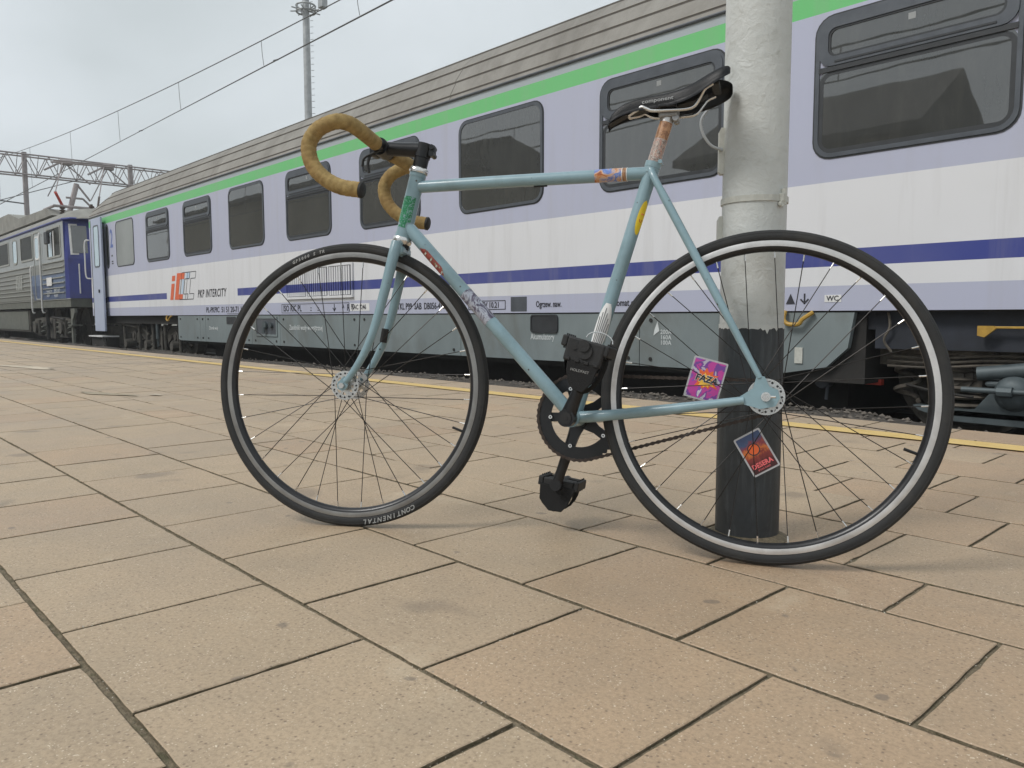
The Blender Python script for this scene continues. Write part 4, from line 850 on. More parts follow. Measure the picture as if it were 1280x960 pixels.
# ------------------------------------------------------------------ platform pole
PX, PY, PR = -.917, 1.578, .0685
pole = empty('platform_pole', 'pale grey painted steel pole with black base behind the rear wheel', 'pole', (PX, PY, 0))
def pole_shell(z0, z1, r, mt, nm, nz):
    bm = bmesh.new(); seg = 40; rings = []
    for k in range(nz + 1):
        z = z0 + (z1 - z0) * k / nz; rings.append([bm.verts.new((r * math.cos(2 * math.pi * j / seg), r * math.sin(2 * math.pi * j / seg), z)) for j in range(seg)])
    for A, B in zip(rings, rings[1:]):
        for j in range(seg): bm.faces.new((A[j], A[(j + 1) % seg], B[(j + 1) % seg], B[j]))
    bm.faces.new(rings[-1]); return link_obj(nm, bm, mt, pole, True)
pole_shell(.474, 3.4, PR, 'polewhite', 'shaft', 2); pole_shell(-.02, .4755, PR + .0012, 'poleblack', 'painted_base', 2)
bm = bmesh.new(); rr_ = random.Random(9); n_ = 90; lo_, hi_ = [], []
for k in range(n_):
    a = 2 * math.pi * k / n_; z = .4745 - .004 - .006 * abs(math.sin(a * 3.1)) * rr_.random() - (.012 * rr_.random() if rr_.random() < .08 else 0)
    lo_.append(bm.verts.new(((PR + .0018) * math.cos(a), (PR + .0018) * math.sin(a), z))); hi_.append(bm.verts.new(((PR + .0018) * math.cos(a), (PR + .0018) * math.sin(a), .479)))
for k in range(n_): bm.faces.new((lo_[k], lo_[(k + 1) % n_], hi_[(k + 1) % n_], hi_[k]))
link_obj('paint_edge', bm, 'polewhite', pole, 'all')
va = Vector((-PX, -PY)).normalized()      # towards the camera
def pz(ang, r, z): # angle measured from the viewer side, positive to the right in the picture
    a = math.atan2(va.y, va.x) + ang; return Vector((r * math.cos(a), r * math.sin(a), z))
def band(z0, z1, a0, a1, r, th, mt, nm, tilt=0):
    bm = bmesh.new(); n = 24; vs = []
    for k in range(n + 1):
        a = a0 + (a1 - a0) * k / n; dz = tilt * math.sin(a); vs.append([bm.verts.new(pz(a, rr, z + dz)) for rr, z in ((r, z0), (r + th, z0), (r + th, z1), (r, z1))])
    for A, B in zip(vs, vs[1:]):
        for k in range(4): bm.faces.new((A[k], B[k], B[(k + 1) % 4], A[(k + 1) % 4]))
    bm.faces.new(vs[0]); bm.faces.new(vs[-1][::-1]); return link_obj(nm, bm, mt, pole)
bd = band(.739, .752, -math.pi, math.pi, PR, .003, 'polemetal', 'steel_band')
bm = bmesh.new(); p0 = pz(.98, PR + .004, .0)
cyl(bm, Vector((p0.x, p0.y, .732)), Vector((p0.x, p0.y, .765)), .0055, 10); cyl(bm, pz(.84, PR + .002, .733), pz(.84, PR + .009, .733), .006, 10); box(bm, -.006, .006, -.004, .004, .738, .755, 0, .001, Matrix.Translation(pz(.88, PR + .004, 0))); link_obj('band_buckle', bm, 'polemetal', bd)
for z0, z1, nm in ((.806, .905, 'cable_clip'), (.630, .715, 'cable_clip')):
    bm = bmesh.new()
    A = pz(-1.42, PR - .004, 0); B = pz(-1.42, PR + .010, 0); t_ = Vector((-va.y, va.x, 0)) * .0
    d = (B - A).normalized(); s = Vector((-d.y, d.x, 0)) * .011
    vs = []
    for z in (z0, z0 + .005, z1 - .008, z1): e = 0 if z in (z0 + .005,) or z == z1 - .008 else .004; vs.append([bm.verts.new(q + Vector((0, 0, z))) for q in (A - s, B - s - d * e, B + s - d * e, A + s)])
    for P_, Q_ in zip(vs, vs[1:]):
        for k in range(4): bm.faces.new((P_[k], P_[(k + 1) % 4], Q_[(k + 1) % 4], Q_[k]))
    bm.faces.new(vs[0]); bm.faces.new(vs[-1][::-1]); link_obj(nm, bm, 'polemetal', pole)
bm = bmesh.new(); base = Vector((PX, PY, 0))
pts = [Vector(p) - base for p in ((-.99, 1.515, .955), (-1.004, 1.50, .925), (-1.0, 1.50, .895), (-.985, 1.51, .868), (-.962, 1.52, .856))]; tube(bm, catmull(pts, 5), .0032, 8); link_obj('cable', bm, 'cable', pole, True)
bm = bmesh.new()
lathe_pts = [(.0, PR + .002), (.006, PR + .008), (.0, PR + .02)]
ring = []
for z, r in ((.0005, PR + .022), (.005, PR + .012), (.012, PR + .0015)): ring.append([bm.verts.new((r * math.cos(a * .2618) * (1 + .03 * math.sin(a * 3)), r * math.sin(a * .2618), z)) for a in range(24)])
for A_, B_ in zip(ring, ring[1:]):
    for k in range(24): bm.faces.new((A_[k], A_[(k + 1) % 24], B_[(k + 1) % 24], B_[k]))
link_obj('mortar_collar', bm, 'mortar', pole, True)
# ------------------------------------------------------------------ bicycle (local frame: x forward, y to its left, z up in the leaning plane)
BM = Matrix(((-.8764983, .4788813, -.0492288, -.7821), (-.4814050, -.8719034, .0896312, 1.4071), (0, .1022606, .9947576, .0001), (0, 0, 0, 1)))
bike = empty('bicycle', 'pale blue steel racing bicycle with tan drop bars leaning on the pole', 'bicycle', mat=BM)
A_s = Vector((.8, 0, .759)); ax_s = Vector((-.2294, 0, 1)).normalized()
SM = Matrix.Translation(A_s) @ Matrix.Rotation(.14, 4, ax_s) @ Matrix.Translation(-A_s)
def bp(nm, bm, mt, parent=bike, smooth=True, st=False): return link_obj(nm, bm, mt, parent, smooth, SM if (st and parent is bike) else None)
BB = Vector((.394, 0, .280)); HT = Vector((.783, 0, .833)); HB = Vector((.817, 0, .6845)); REAR = Vector((0, 0, .336)); FR = Vector((.940, 0, .336))
STdir = (Vector((.2119, 0, .9117)) - BB).normalized()
def onst(z): return BB + STdir * ((z - BB.z) / STdir.z)
bm = bmesh.new(); tube(bm, [(.792, 0, .801), (.6, 0, .802), onst(.8015)], .0138, 20); bp('top_tube', bm, 'frame')
bm = bmesh.new(); tube(bm, [(.808, 0, .712), BB], .0152, 20); bp('down_tube', bm, 'frame')
bm = bmesh.new(); tube(bm, [BB, onst(.817)], .0148, 20); tube(bm, [onst(.800), onst(.822)], .0165, 20); bp('seat_tube', bm, 'frame')
bm = bmesh.new(); tube(bm, [HB, HT], .0183, 24); tube(bm, [HB, HB + (HT - HB) * .06], .0195, 24); tube(bm, [HT - (HT - HB) * .06, HT], .0195, 24); bp('head_tube', bm, 'frame')
bm = bmesh.new(); tube(bm, [(BB.x, -.036, BB.z), (BB.x, .036, BB.z)], .0205, 24); bp('bottom_bracket_shell', bm, 'frame')
for s in (1, -1):
    bm = bmesh.new(); tube(bm, catmull([(.242, s * .011, .806), (.222, s * .024, .765), (.12, s * .043, .575), (.012, s * .0605, .372)], 6), [.0075] * 7 + [.0085] * 6 + [.0085, .008, .0075, .007, .0062, .0055], 14); bp('seat_stay', bm, 'frame')
    bm = bmesh.new(); tube(bm, catmull([(.385, s * .018, .281), (.33, s * .030, .286), (.2, s * .046, .303), (.04, s * .0605, .328)], 6), [.0125] * 7 + [.0115] * 6 + [.011, .0105, .010, .009, .0085, .008], 14); bp('chain_stay', bm, 'frame')
    bm = bmesh.new(); prism(bm, [(.05, .334), (.045, .321), (.01, .312), (-.018, .318), (-.026, .334), (-.022, .35), (-.006, .356), (.003, .375), (.018, .377), (.024, .352)], s * .0605 - .003, s * .0605 + .003); bp('dropout', bm, 'frame', smooth=False)
bm = bmesh.new(); tube(bm, [onst(.815), onst(.917)], .0136, 20); bp('seat_post', bm, 'seatpost')
bm = bmesh.new(); tube(bm, [onst(.812), onst(.823)], .0172, 20); tube(bm, [(onst(.818).x - .016, -.012, .822), (onst(.818).x - .016, .012, .822)], .0045, 8); bp('seat_clamp', bm, 'frame')
bm = bmesh.new(); c0 = onst(.917); box(bm, c0.x - .022, c0.x + .018, -.017, .017, c0.z - .004, c0.z + .012, 0, .004); tube(bm, [(c0.x - .018, 0, c0.z - .014), (c0.x - .02, 0, c0.z + .014)], .004, 8); tube(bm, [(c0.x - .017, -.015, c0.z - .006), (c0.x - .017, .015, c0.z - .006)], .007, 10); bp('seat_post_clamp', bm, 'clampgrey', smooth=False)
bm = bmesh.new(); box(bm, c0.x - .02, c0.x + .016, -.03, .03, c0.z + .0125, c0.z + .0185, 0, .002); bp('rail_clamp', bm, 'black', smooth=False)
# saddle: lofted shell
prof = [(.338, .905, .010, .004), (.332, .922, .017, .010), (.318, .937, .021, .017), (.298, .949, .022, .022), (.27, .956, .023, .024), (.235, .959, .026, .026), (.2, .962, .032, .027), (.17, .967, .041, .028), (.145, .975, .052, .029), (.122, .984, .061, .028), (.1, .992, .065, .025), (.088, .994, .062, .020), (.083, .992, .054, .012)]
_p = catmull([(a, b, c) for a, b, c, d in prof], 3); _q = catmull([(a, d, 0) for a, b, c, d in prof], 3); prof = [(p.x, p.y, p.z, q.y) for p, q in zip(_p, _q)]
bm = bmesh.new(); rings = []; NS = 30
for x, z, hw, dp in prof:
    r = []
    for k in range(NS + 1):
        t_ = -1 + 2 * k / NS; y = hw * math.sin(t_ * math.pi / 2) if True else 0
        edge = max(0, abs(t_) - .62) / .38; zz = z - .004 * t_ * t_ - dp * edge ** 1.6
        cut = 0
        if x < .3: cut = .006 * math.exp(-(y / .009) ** 2) * min(1, (.3 - x) * 12)
        xx = x + (.034 * math.exp(-(y / .022) ** 2) if x < .11 else (.018 * math.exp(-(y / .02) ** 2) if x < .13 else 0))
        r.append(bm.verts.new((xx, y, zz - cut)))
    rings.append(r)
for A_, B_ in zip(rings, rings[1:]):
    for k in range(NS): bm.faces.new((A_[k], A_[k + 1], B_[k + 1], B_[k]))
ext_ = bmesh.ops.solidify(bm, geom=bm.faces[:], thickness=.007)
sad = bp('saddle', bm, 'saddle', smooth='all')
bm = bmesh.new()
for s in (1, -1):
    tube(bm, catmull([(.292, s * .008, .925), (.272, s * .018, .932), (.262, s * .021, .936), (.250, s * .022, .930), (.238, s * .022, .926), (.2, s * .022, .924), (.168, s * .022, .924), (.153, s * .024, .929), (.142, s * .028, .945), (.133, s * .033, .958), (.117, s * .036, .966)], 4), .0035, 10)
tube(bm, [(.292, -.008, .925), (.292, .008, .925)], .0035, 8); bp('saddle_rail', bm, 'silver')
bm = bmesh.new()
prism(bm, [(.335, .908), (.30, .925), (.26, .934), (.19, .936), (.14, .948), (.13, .955), (.14, .962), (.2, .95), (.3, .94)], -.011, .011)
box(bm, .105, .122, -.034, .034, .966, .974, 0, .003); bp('saddle_shell', bm, 'blackpl', sad, smooth=False)
text_obj('lettering', 'component', .0125, 'lightgrey', sad, Matrix.Translation((.262, .0278, .9400)) @ Matrix.Rotation(rad(180 - 7), 4, 'Z') @ Matrix.Rotation(rad(80), 4, 'X') @ Matrix.Rotation(rad(1.5), 4, 'Z'), ext=.0003, sx=1.15)
# stickers wrapped round the tubes
def sticker_mat(name, cols, scale, seed=0):
    m = bpy.data.materials.new(name); m.use_nodes = True; t = NT(m); v = t.coord('Object'); 
    n = t.noise(v, scale, 3, .6, 1.2 + seed); k = len(cols)
    t.link(t.ramp(n, [(.33 + .34 * i / (k - 1), c) for i, c in enumerate(cols)], 'LINEAR'), t.b.inputs['Base Color']); t.b.inputs['Roughness'].default_value = .3; return m
M['st_top'] = sticker_mat('orange_blue_sticker_print', [(.25, .06, .03), (.55, .2, .06), (.6, .42, .3), (.1, .18, .5), (.2, .3, .6), (.6, .3, .12)], 32)
M['st_band'] = sticker_mat('grey_marbled_sticker_print', [(.06, .05, .08), (.12, .1, .15), (.45, .48, .55), (.1, .09, .14), (.07, .06, .09)], 22, 1)
M['st_green'] = sticker_mat('green_graffiti_print', [srgb(132, 159, 168), srgb(120, 150, 150), (.02, .24, .09), (.012, .13, .06), (.03, .30, .12), srgb(126, 155, 160)], 60, 2)
M['st_post'] = sticker_mat('doodle_sticker_print', [(.6, .55, .5), (.12, .07, .06), (.55, .48, .42), (.35, .12, .08), (.6, .56, .5)], 75, 1)
M['st_red'] = sticker_mat('red_print', [(.28, .04, .04), (.38, .09, .07), (.18, .03, .03), (.40, .34, .22)], 80)
M['st_yellow'] = mk('yellow_sticker', (.85, .62, .03), .35, 0, .05, 30); M['st_wood'] = sticker_mat('brown_doodle_print', [(.3, .14, .07), (.5, .28, .15), (.22, .1, .05), (.55, .35, .2)], 60)
def wrap(a, b, r, mt, a0=0, a1=360, outline=None, nm='sticker', par=bike, st=False, label=None, th=.0004):
    """patch on a tube from a to b; angle 0 faces the bike's left (y+)"""
    a, b = Vector(a), Vector(b); d = (b - a).normalized(); yv = Vector((0, 1, 0)); yv = (yv - d * yv.dot(d)).normalized(); zv = d.cross(yv)
    bm = bmesh.new(); nu, nv = 14, 22; G = {}
    for i in range(nu + 1):
        for j in range(nv + 1):
            u, w_ = i / nu, j / nv; an = rad(a0 + (a1 - a0) * w_)
            if outline: u, an = outline(u, w_); 
            G[i, j] = bm.verts.new(a + (b - a) * u + (yv * math.cos(an) + zv * math.sin(an)) * (r + th))
    for i in range(nu):
        for j in range(nv): bm.faces.new((G[i, j], G[i + 1, j], G[i + 1, j + 1], G[i, j + 1]))
    o = link_obj(nm, bm, mt, par, True, SM if st else None)
    if label: o['label'] = label
    return o
wrap((.362, 0, .8017), (.303, 0, .8017), .0138, 'st_top', nm='sticker', label='orange and blue printed sticker band on top tube'); wrap((.302, 0, .8017), (.294, 0, .8017), .0138, 'st_wood')
for xx in (.3035, .2935): wrap((xx, 0, .8017), (xx - .0015, 0, .8017), .0142, 'white')
dtp = lambda t: Vector((.808, 0, .712)).lerp(BB, t)
wrap(dtp(.37), dtp(.52), .0152, 'st_band', label='dark grey marbled sticker band on down tube'); 
def ell(a_c, a_w):
    def f(u, w_):
        ph = math.acos(max(-1, min(1, 1 - 2 * u))); return u, rad(a_c + (w_ - .5) * a_w * math.sin(ph) * 1.0)
    return f
def dt_label(t0, t1, ac, aw, mt): return wrap(dtp(t0), dtp(t1), .0152, mt, outline=lambda u, w_: (u, rad(ac + (w_ - .5) * aw * min(1, 6 * u, 6 * (1 - u)))))
dt_label(.115, .265, 35, 75, 'st_red')['label'] = 'red and gold lettered sticker on down tube'
for k in range(4): wrap(dtp(.145 + .034 * k), dtp(.152 + .034 * k), .0156, 'polemetal', outline=lambda u, w_, k=k: (u, rad(30 + (w_ - .5) * 26)))
wrap(onst(.745), onst(.672), .0148, 'st_yellow', outline=ell(-52, 75), label='yellow oval smiley sticker on seat tube')
bm = bmesh.new()
def stpt(z, an, r=.0156):
    d = STdir; yv = Vector((0, 1, 0)); zv = (-d).cross(yv); return onst(z) + (yv * math.cos(rad(an)) + zv * math.sin(rad(an))) * r
for z, an in ((.716, -60), (.716, -46)): c = stpt(z, an, .0154); tube(bm, [c, c + Vector((0, .0006, 0))], .0016, 8)
tube(bm, [stpt(.705, -66), stpt(.699, -56), stpt(.700, -46), stpt(.705, -38)], .0007, 5); bp('sticker_print', bm, 'red', smooth=False)
# white wing sticker at the foot of the seat tube
wrap(onst(.525), onst(.410), .0148, 'white', outline=lambda u, w_: (u, rad(-5 + (w_ - .5) * (30 + 110 * math.sin(math.pi * min(1, u * 1.05 + .02)) ** .8))), label='white wing sticker on seat tube')
bm = bmesh.new()
for k in range(6):
    a0_ = -55 + k * 18; pts = [stpt(.515 - .010 * abs(k - 3) - .075 * t_, a0_ + 34 * math.sin(t_ * 2.2) * (.4 - k * .12), .0158) for t_ in [i / 9 for i in range(10)]]; tube(bm, pts, .0006, 5)
bp('sticker_print', bm, 'textblack', smooth=False)
wrap(HB.lerp(HT, .62), HB.lerp(HT, .14), .0183, 'st_green', a0=-60, a1=75, outline=lambda u, w_: (u, rad(5 + (w_ - .5) * (120 if u < .8 else 60))), label='green graffiti sticker on head tube')
wrap(onst(.905), onst(.870), .0136, 'st_wood', label='brown hand doodle sticker at top of seat post'); wrap(onst(.869), onst(.824), .0136, 'st_post')
bm = bmesh.new(); tube(bm, [(.50, 0, .7868), (.47, 0, .7872)], .0022, 6); bp('cable_stop', bm, 'blackpl')
# headset, stem, bars
bm = bmesh.new(); dH = (HT - HB).normalized(); tube(bm, [HT, HT + dH * .004, HT + dH * .010, HT + dH * .013], [.0215, .0225, .0215, .018], 28); bp('upper_headset_cup', bm, 'silver')
bm = bmesh.new(); tube(bm, [HB - dH * .016, HB - dH * .012, HB - dH * .004, HB], [.019, .022, .0228, .0205], 28); bp('lower_headset_cup', bm, 'silver')
bm = bmesh.new(); tube(bm, [HB - dH * .027, HB - dH * .0165], .0195, 24); bp('crown_race', bm, 'black')
bm = bmesh.new(); tube(bm, [HT + dH * .013, HT + dH * .036], .0172, 24); bp('headset_spacer', bm, 'black', st=True)
S0 = HT + dH * .0545; bm = bmesh.new(); tube(bm, [HT + dH * .0365, HT + dH * .066], .0190, 24); tube(bm, [HT + dH * .0665, HT + dH * .0695], .0175, 20)
CL = Vector((.872, 0, .893)); tube(bm, [S0, S0.lerp(CL, .5), CL], [.0175, .0160, .0165], 20)
for dz in (.004, -.012): tube(bm, [(S0.x - .022, -.014, S0.z + dz), (S0.x - .022, .014, S0.z + dz)], .0062, 10)
box(bm, S0.x - .028, S0.x - .010, -.010, .010, S0.z - .016, S0.z + .010, 0, .003)
tube(bm, [(CL.x, -.022, CL.z), (CL.x, .022, CL.z)], .0205, 22); box(bm, CL.x + .010, CL.x + .026, -.018, .018, CL.z - .02, CL.z + .02, 0, .004)
bp('stem', bm, 'black', st=True)
bm = bmesh.new(); tube(bm, [(CL.x, -.075, CL.z), (CL.x, .075, CL.z)], [.0155, .0155], 18); hb = bp('handlebar', bm, 'black', st=True)
def wrapped(path, nm):
    P = catmull(path, 9); out = []; L_ = 0; R_ = []; acc = [P[0]]
    # resample at 1.5 mm so the laps of tape are real steps
    pts = [P[0]]; step = .0022; rem = 0
    for a, b in zip(P, P[1:]):
        d = (b - a).length; t_ = step - rem
        while t_ <= d: pts.append(a.lerp(b, t_ / d)); t_ += step
        rem = d - (t_ - step)
    for i, p in enumerate(pts): ph = (i % 6) / 6; R_.append((.0168 if i % 6 else .0158) - .0006 * ph)
    bm = bmesh.new(); tube(bm, pts, R_, 18); return bp(nm, bm, 'tape', hb), pts
near_path = [(.872, .045, .893), (.872, .10, .893), (.872, .145, .893), (.880, .178, .896), (.898, .196, .8965), (.922, .2, .890), (.946, .2, .876), (.962, .2, .848), (.956, .2, .812), (.932, .2, .782), (.892, .2, .759), (.842, .2, .750)]
far_path = [(x - .024 * min(1, max(0, (y - .02) / .18)), -y, z + .004 * (y > .18)) for x, y, z in near_path]
for pth in (near_path, far_path):
    t1, pts = wrapped(pth, 'bar_tape'); e = pts[-1]; d = (pts[-1] - pts[-4]).normalized()
    bm = bmesh.new(); tube(bm, [e - d * .002, e + d * .003, e + d * .006], [.0172, .017, .013], 18); bp('bar_plug', bm, 'blackpl', hb)
bm = bmesh.new(); tube(bm, catmull([(.862, .03, .882), (.885, .036, .870), (.893, .036, .850), (.890, .036, .828)], 5), .0035, 8); tube(bm, catmull([(.866, .038, .878), (.900, .04, .862), (.905, .042, .842)], 5), .0025, 8); bp('bell_bracket', bm, 'blackpl', hb)
# fork
bm = bmesh.new(); tube(bm, [HB - dH * .027, HB - dH * .045], .0185, 22); box(bm, .806, .840, -.034, .034, .640, .662, 0, .007); fk = bp('fork', bm, 'frame', st=True, smooth=False)
for s in (1, -1):
    pts = catmull([(.8215, s * .028, .668), (.8265, s * .036, .640), (.8345, s * .0405, .600), (.847, s * .043, .545), (.862, s * .045, .485), (.880, s * .0465, .432), (.901, s * .048, .390), (.925, s * .049, .354), (.934, s * .0495, .345)], 4)
    n = len(pts); bm = bmesh.new(); tube(bm, pts, [.0135 - .0068 * (i / (n - 1)) ** 1.1 for i in range(n)], 16); bp('fork_leg', bm, 'frame', fk)
    bm = bmesh.new(); tube(bm, [(FR.x, s * .0455, .3365), (FR.x, s * .0525, .3365)], .0125, 16); prism(bm, [(.925, .352), (.936, .358), (.948, .346), (.942, .326), (.936, .326)], s * .049 - .0025, s * .049 + .0025); bp('fork_end', bm, 'frame', fk, smooth=False)
bm = bmesh.new(); tube(bm, [(.866, -.028, .472), (.872, -.03, .440)], .009, 8); bp('fork_sensor', bm, 'blackpl', fk)
# wheels
spoke_me = None
def wheel(center, st, flr, yl, oldr, rot0=0.0, silver_bright=1.0):
    global spoke_me
    c = Vector(center); mwm = (SM @ Matrix.Translation(c)) if st else Matrix.Translation(c)
    bm = bmesh.new(); pf = [(.3140, -.0090), (.3140, -.0104), (.3132, -.0108), (.3020, -.0108), (.2985, -.0098), (.2935, -.0052), (.2918, 0), (.2935, .0052), (.2985, .0098), (.3020, .0108), (.3132, .0108), (.3140, .0104), (.3140, .0090), (.310, 0)]
    mis = [0, 0, 1, 0, 0, 0, 0, 0, 0, 1, 0, 0, 0, 0]
    lathe_y(bm, pf, 120, mis=mis, closed=True); wh = link_obj('wheel', bm, ['blackrim', 'brakedark' if st else 'brake'], bike, True, mwm)
    bm = bmesh.new(); n = 20; prf = []
    for k in range(n):
        a = 2 * math.pi * k / n; prf.append((.3226 + .0135 * math.cos(a), .0132 * math.sin(a)))
    lathe_y(bm, prf, 144, closed=True)
    ty = link_obj('tyre', bm, 'tyre', wh, 'all')
    bm = bmesh.new()   # mould ridge lines where tread meets sidewall
    for s in (-1, 1):
        lathe_y(bm, [(.3275, s * .0122), (.3290, s * .0124), (.3300, s * .0110)], 144)
    link_obj('tread_edge', bm, 'tyre', wh, True)
    # hub
    bm = bmesh.new(); lathe_y(bm, [(.001, -yl - .001), (.013, -yl - .001), (.015, -yl + .012), (.0135, -.012), (.0125, 0), (.0135, .012), (.015, yl - .012), (.013, yl + .001), (.001, yl + .001)], 24)
    hub = link_obj('hub', bm, 'hub', wh, True)
    for s in (-1, 1):
        bm = bmesh.new(); seg = 64; outer = []; inner = []; 
        y0, y1 = s * yl - .0014, s * yl + .0014
        # flange with oval cut-outs: ring outside, ring inside, 8 webs
        def ann(ra, rb):
            n_ = 64; P = [[bm.verts.new((r * math.cos(2 * math.pi * k / n_), y, r * math.sin(2 * math.pi * k / n_))) for k in range(n_)] for r, y in ((ra, y0), (rb, y0), (rb, y1), (ra, y1))]
            for i in range(4):
                for k in range(n_): bm.faces.new((P[i][k], P[(i + 1) % 4][k], P[(i + 1) % 4][(k + 1) % n_], P[i][(k + 1) % n_]))
        ann(flr * .72, flr + .003); ann(.011, flr * .52)
        for k in range(8):
            a = 2 * math.pi * (k + .5) / 8; b_ = .17; q = [(flr * .5, a - b_), (flr * .74, a - b_ * .9), (flr * .74, a + b_ * .9), (flr * .5, a + b_)]
            prism(bm, [(r * math.cos(t_), r * math.sin(t_)) for r, t_ in q], y0 + .0002, y1 - .0002)
        link_obj('hub_flange', bm, 'hub', wh)
        bm = bmesh.new()
        for k in range(16): a = 2 * math.pi * k / 16 + (0 if s > 0 else .196); tube(bm, [(flr * .9 * math.cos(a), s * (yl + .0014), flr * .9 * math.sin(a)), (flr * .9 * math.cos(a), s * (yl + .0019), flr * .9 * math.sin(a))], .0024, 8)
        link_obj('flange_holes', bm, 'black', wh)['kind'] = 'stuff'
    bm = bmesh.new(); tube(bm, [(0, -oldr, 0), (0, oldr, 0)], .0048, 12)
    for s in (-1, 1): tube(bm, [(0, s * (oldr - .010), 0), (0, s * (oldr - .004), 0)], .0088, 18); tube(bm, [(0, s * (oldr - .004), 0), (0, s * (oldr + .004), 0)], .0072, 6)
    link_obj('axle', bm, 'hub', wh)
    if spoke_me is None:
        b = bmesh.new(); tube(b, [(0, 0, 0), (0, 0, .955)], .0010, 6, 0); tube(b, [(0, 0, .953), (0, 0, 1.0)], .0017, 6, 1); spoke_me = bpy.data.meshes.new('spoke'); bmesh.ops.recalc_face_normals(b, faces=b.faces[:]); b.to_mesh(spoke_me); b.free(); spoke_me.materials.append(M['spoke']); spoke_me.materials.append(M['silver'])
    for k in range(32):
        ar = 2 * math.pi * k / 32 + rot0; s = 1 if k % 2 == 0 else -1; j = k // 2; sg = 1 if j % 2 == 0 else -1
        ah = ar + sg * rad(62) ; yo = s * (yl + (.0012 if j % 2 else -.0012))
        h = Vector((flr * .92 * math.cos(ah), yo, flr * .92 * math.sin(ah))); r_ = Vector((.2925 * math.cos(ar), s * .0015, .2925 * math.sin(ar)))
        d = r_ - h; q = d.to_track_quat('Z', 'Y').to_matrix().to_4x4(); L_ = d.length
        place(spoke_me, 'spoke', wh, Matrix.Translation(h) @ q @ Matrix.Diagonal((1, 1, L_, 1)))
    bm = bmesh.new(); a = rad(200); tube(bm, [(.292 * math.cos(a), 0, .292 * math.sin(a)), (.268 * math.cos(a), 0, .268 * math.sin(a))], .003, 8); link_obj('valve', bm, 'black', wh)
    return wh, ty
M['blackrim'] = mk('black_rim', (.018, .018, .020), .38, .3, .2, 30, coat=.2)
wf, tf = wheel(FR, True, .031, .034, .055, .09); wr, tr_ = wheel(REAR, False, .033, .034, .070, .03)
def arc_text(s, wh, a_start, step, rr, size, mt, y=.0128):
    for i, ch in enumerate(s):
        if ch == ' ': continue
        a = a_start - i * step            # angle in local x-z plane; seen from +y side x runs to the left
        pos = Vector((rr * math.cos(a), y, rr * math.sin(a)))
        upd = Vector((math.cos(a), 0, math.sin(a))); ydir = Vector((0, 1, 0)); xd = upd.cross(ydir).normalized()
        tilt = Matrix.Rotation(0, 4, 'X'); Mx = Matrix(((xd.x, upd.x, ydir.x, pos.x), (xd.y, upd.y, ydir.y, pos.y), (xd.z, upd.z, ydir.z, pos.z), (0, 0, 0, 1)))
        text_obj('lettering', ch, size, mt, wh, Mx, ext=.0006, align='CENTER', shear=.3, bold=.0004)
M['tyreprint'] = mk('pale_tyre_print', (.33, .33, .32), .7)
# in the photograph x (forward) points left, so clockwise in the picture = increasing angle here
arc_text('CONTINENTAL', wf, rad(-120.5), -rad(2.2), .3195, .0150, 'tyreprint')
arc_text('GP5000 S TR', wf, rad(63.5), -rad(1.4) , .3200, .0095, 'tyreprint')
# cranks, ring, chain
RY = -.045; RC = Vector((.392, RY, .279))
bm = bmesh.new(); nT = 46; prf = []
outer = []
for k in range(nT * 4):
    a = 2 * math.pi * k / (nT * 4); r = (.0935, .0965, .0985, .0965)[k % 4]; outer.append((RC.x + r * math.cos(a), RC.z + r * math.sin(a)))
inner = [(RC.x + .066 * math.cos(2 * math.pi * k / (nT * 4)), RC.z + .066 * math.sin(2 * math.pi * k / (nT * 4))) for k in range(nT * 4)]
ring_prism(bm, outer, inner, RY + .0018, RY - .0018); ring_prism(bm, outer, inner, RY - .0018, RY + .0018); chainring = bp('chainring', bm, 'black', smooth=False)
bm = bmesh.new(); cdir = Vector((.0473, 0, -.157)).normalized(); a0_ = math.atan2(cdir.z, cdir.x)
for k in range(5):
    a = a0_ + 2 * math.pi * k / 5 ; d = Vector((math.cos(a), 0, math.sin(a))); n_ = Vector((-d.z, 0, d.x)); y0 = RY - .006
    poly = [RC + d * .012 - n_ * .019, RC + d * .045 - n_ * .010, RC + d * .072 - n_ * .010, RC + d * .072 + n_ * .010, RC + d * .045 + n_ * .010, RC + d * .012 + n_ * .019]
    prism(bm, [(p.x, p.z) for p in poly], y0 - .001 - k * .0001, y0 + .0035)
tube(bm, [(RC.x, RY - .012, RC.z), (RC.x, RY + .012, RC.z)], .022, 24); bp('spider', bm, 'black', smooth=False)
for k in range(5):
    a = a0_ + 2 * math.pi * k / 5; bm = bmesh.new(); p = RC + Vector((math.cos(a), 0, math.sin(a))) * .0665
    lathe_y(bm, [(.0018, .0), (.0018, .0035), (.0042, .0035), (.0046, 0)], 16, c=(p.x, RY + .0015, p.z)); bp('chainring_bolt', bm, 'silver')
NP = Vector((.3330, .085, .4230)); FP = Vector((.4500, -.078, .1225))
def crank(a, b, y0, y1, nm):
    bm = bmesh.new(); a, b = Vector(a), Vector(b); P = [a, a.lerp(b, .3), a.lerp(b, .8), b]; tube(bm, P, [.0175, .0135, .0115, .0125], 14, flat=.62 if False else None)
    for v in bm.verts: 
        t_ = (v.co - a).dot(b - a) / (b - a).length_squared; yc = a.y + (b.y - a.y) * t_; v.co.y = yc + (v.co.y - yc) * .62
    tube(bm, [(a.x, y0, a.z), (a.x, y1, a.z)], .0185, 22); tube(bm, [(b.x, b.y - .009, b.z), (b.x, b.y + .009, b.z)], .0135, 18)
    return bp(nm, bm, 'black')
crk = crank((BB.x, .062, BB.z), NP, .048, .074, 'crank_arm')
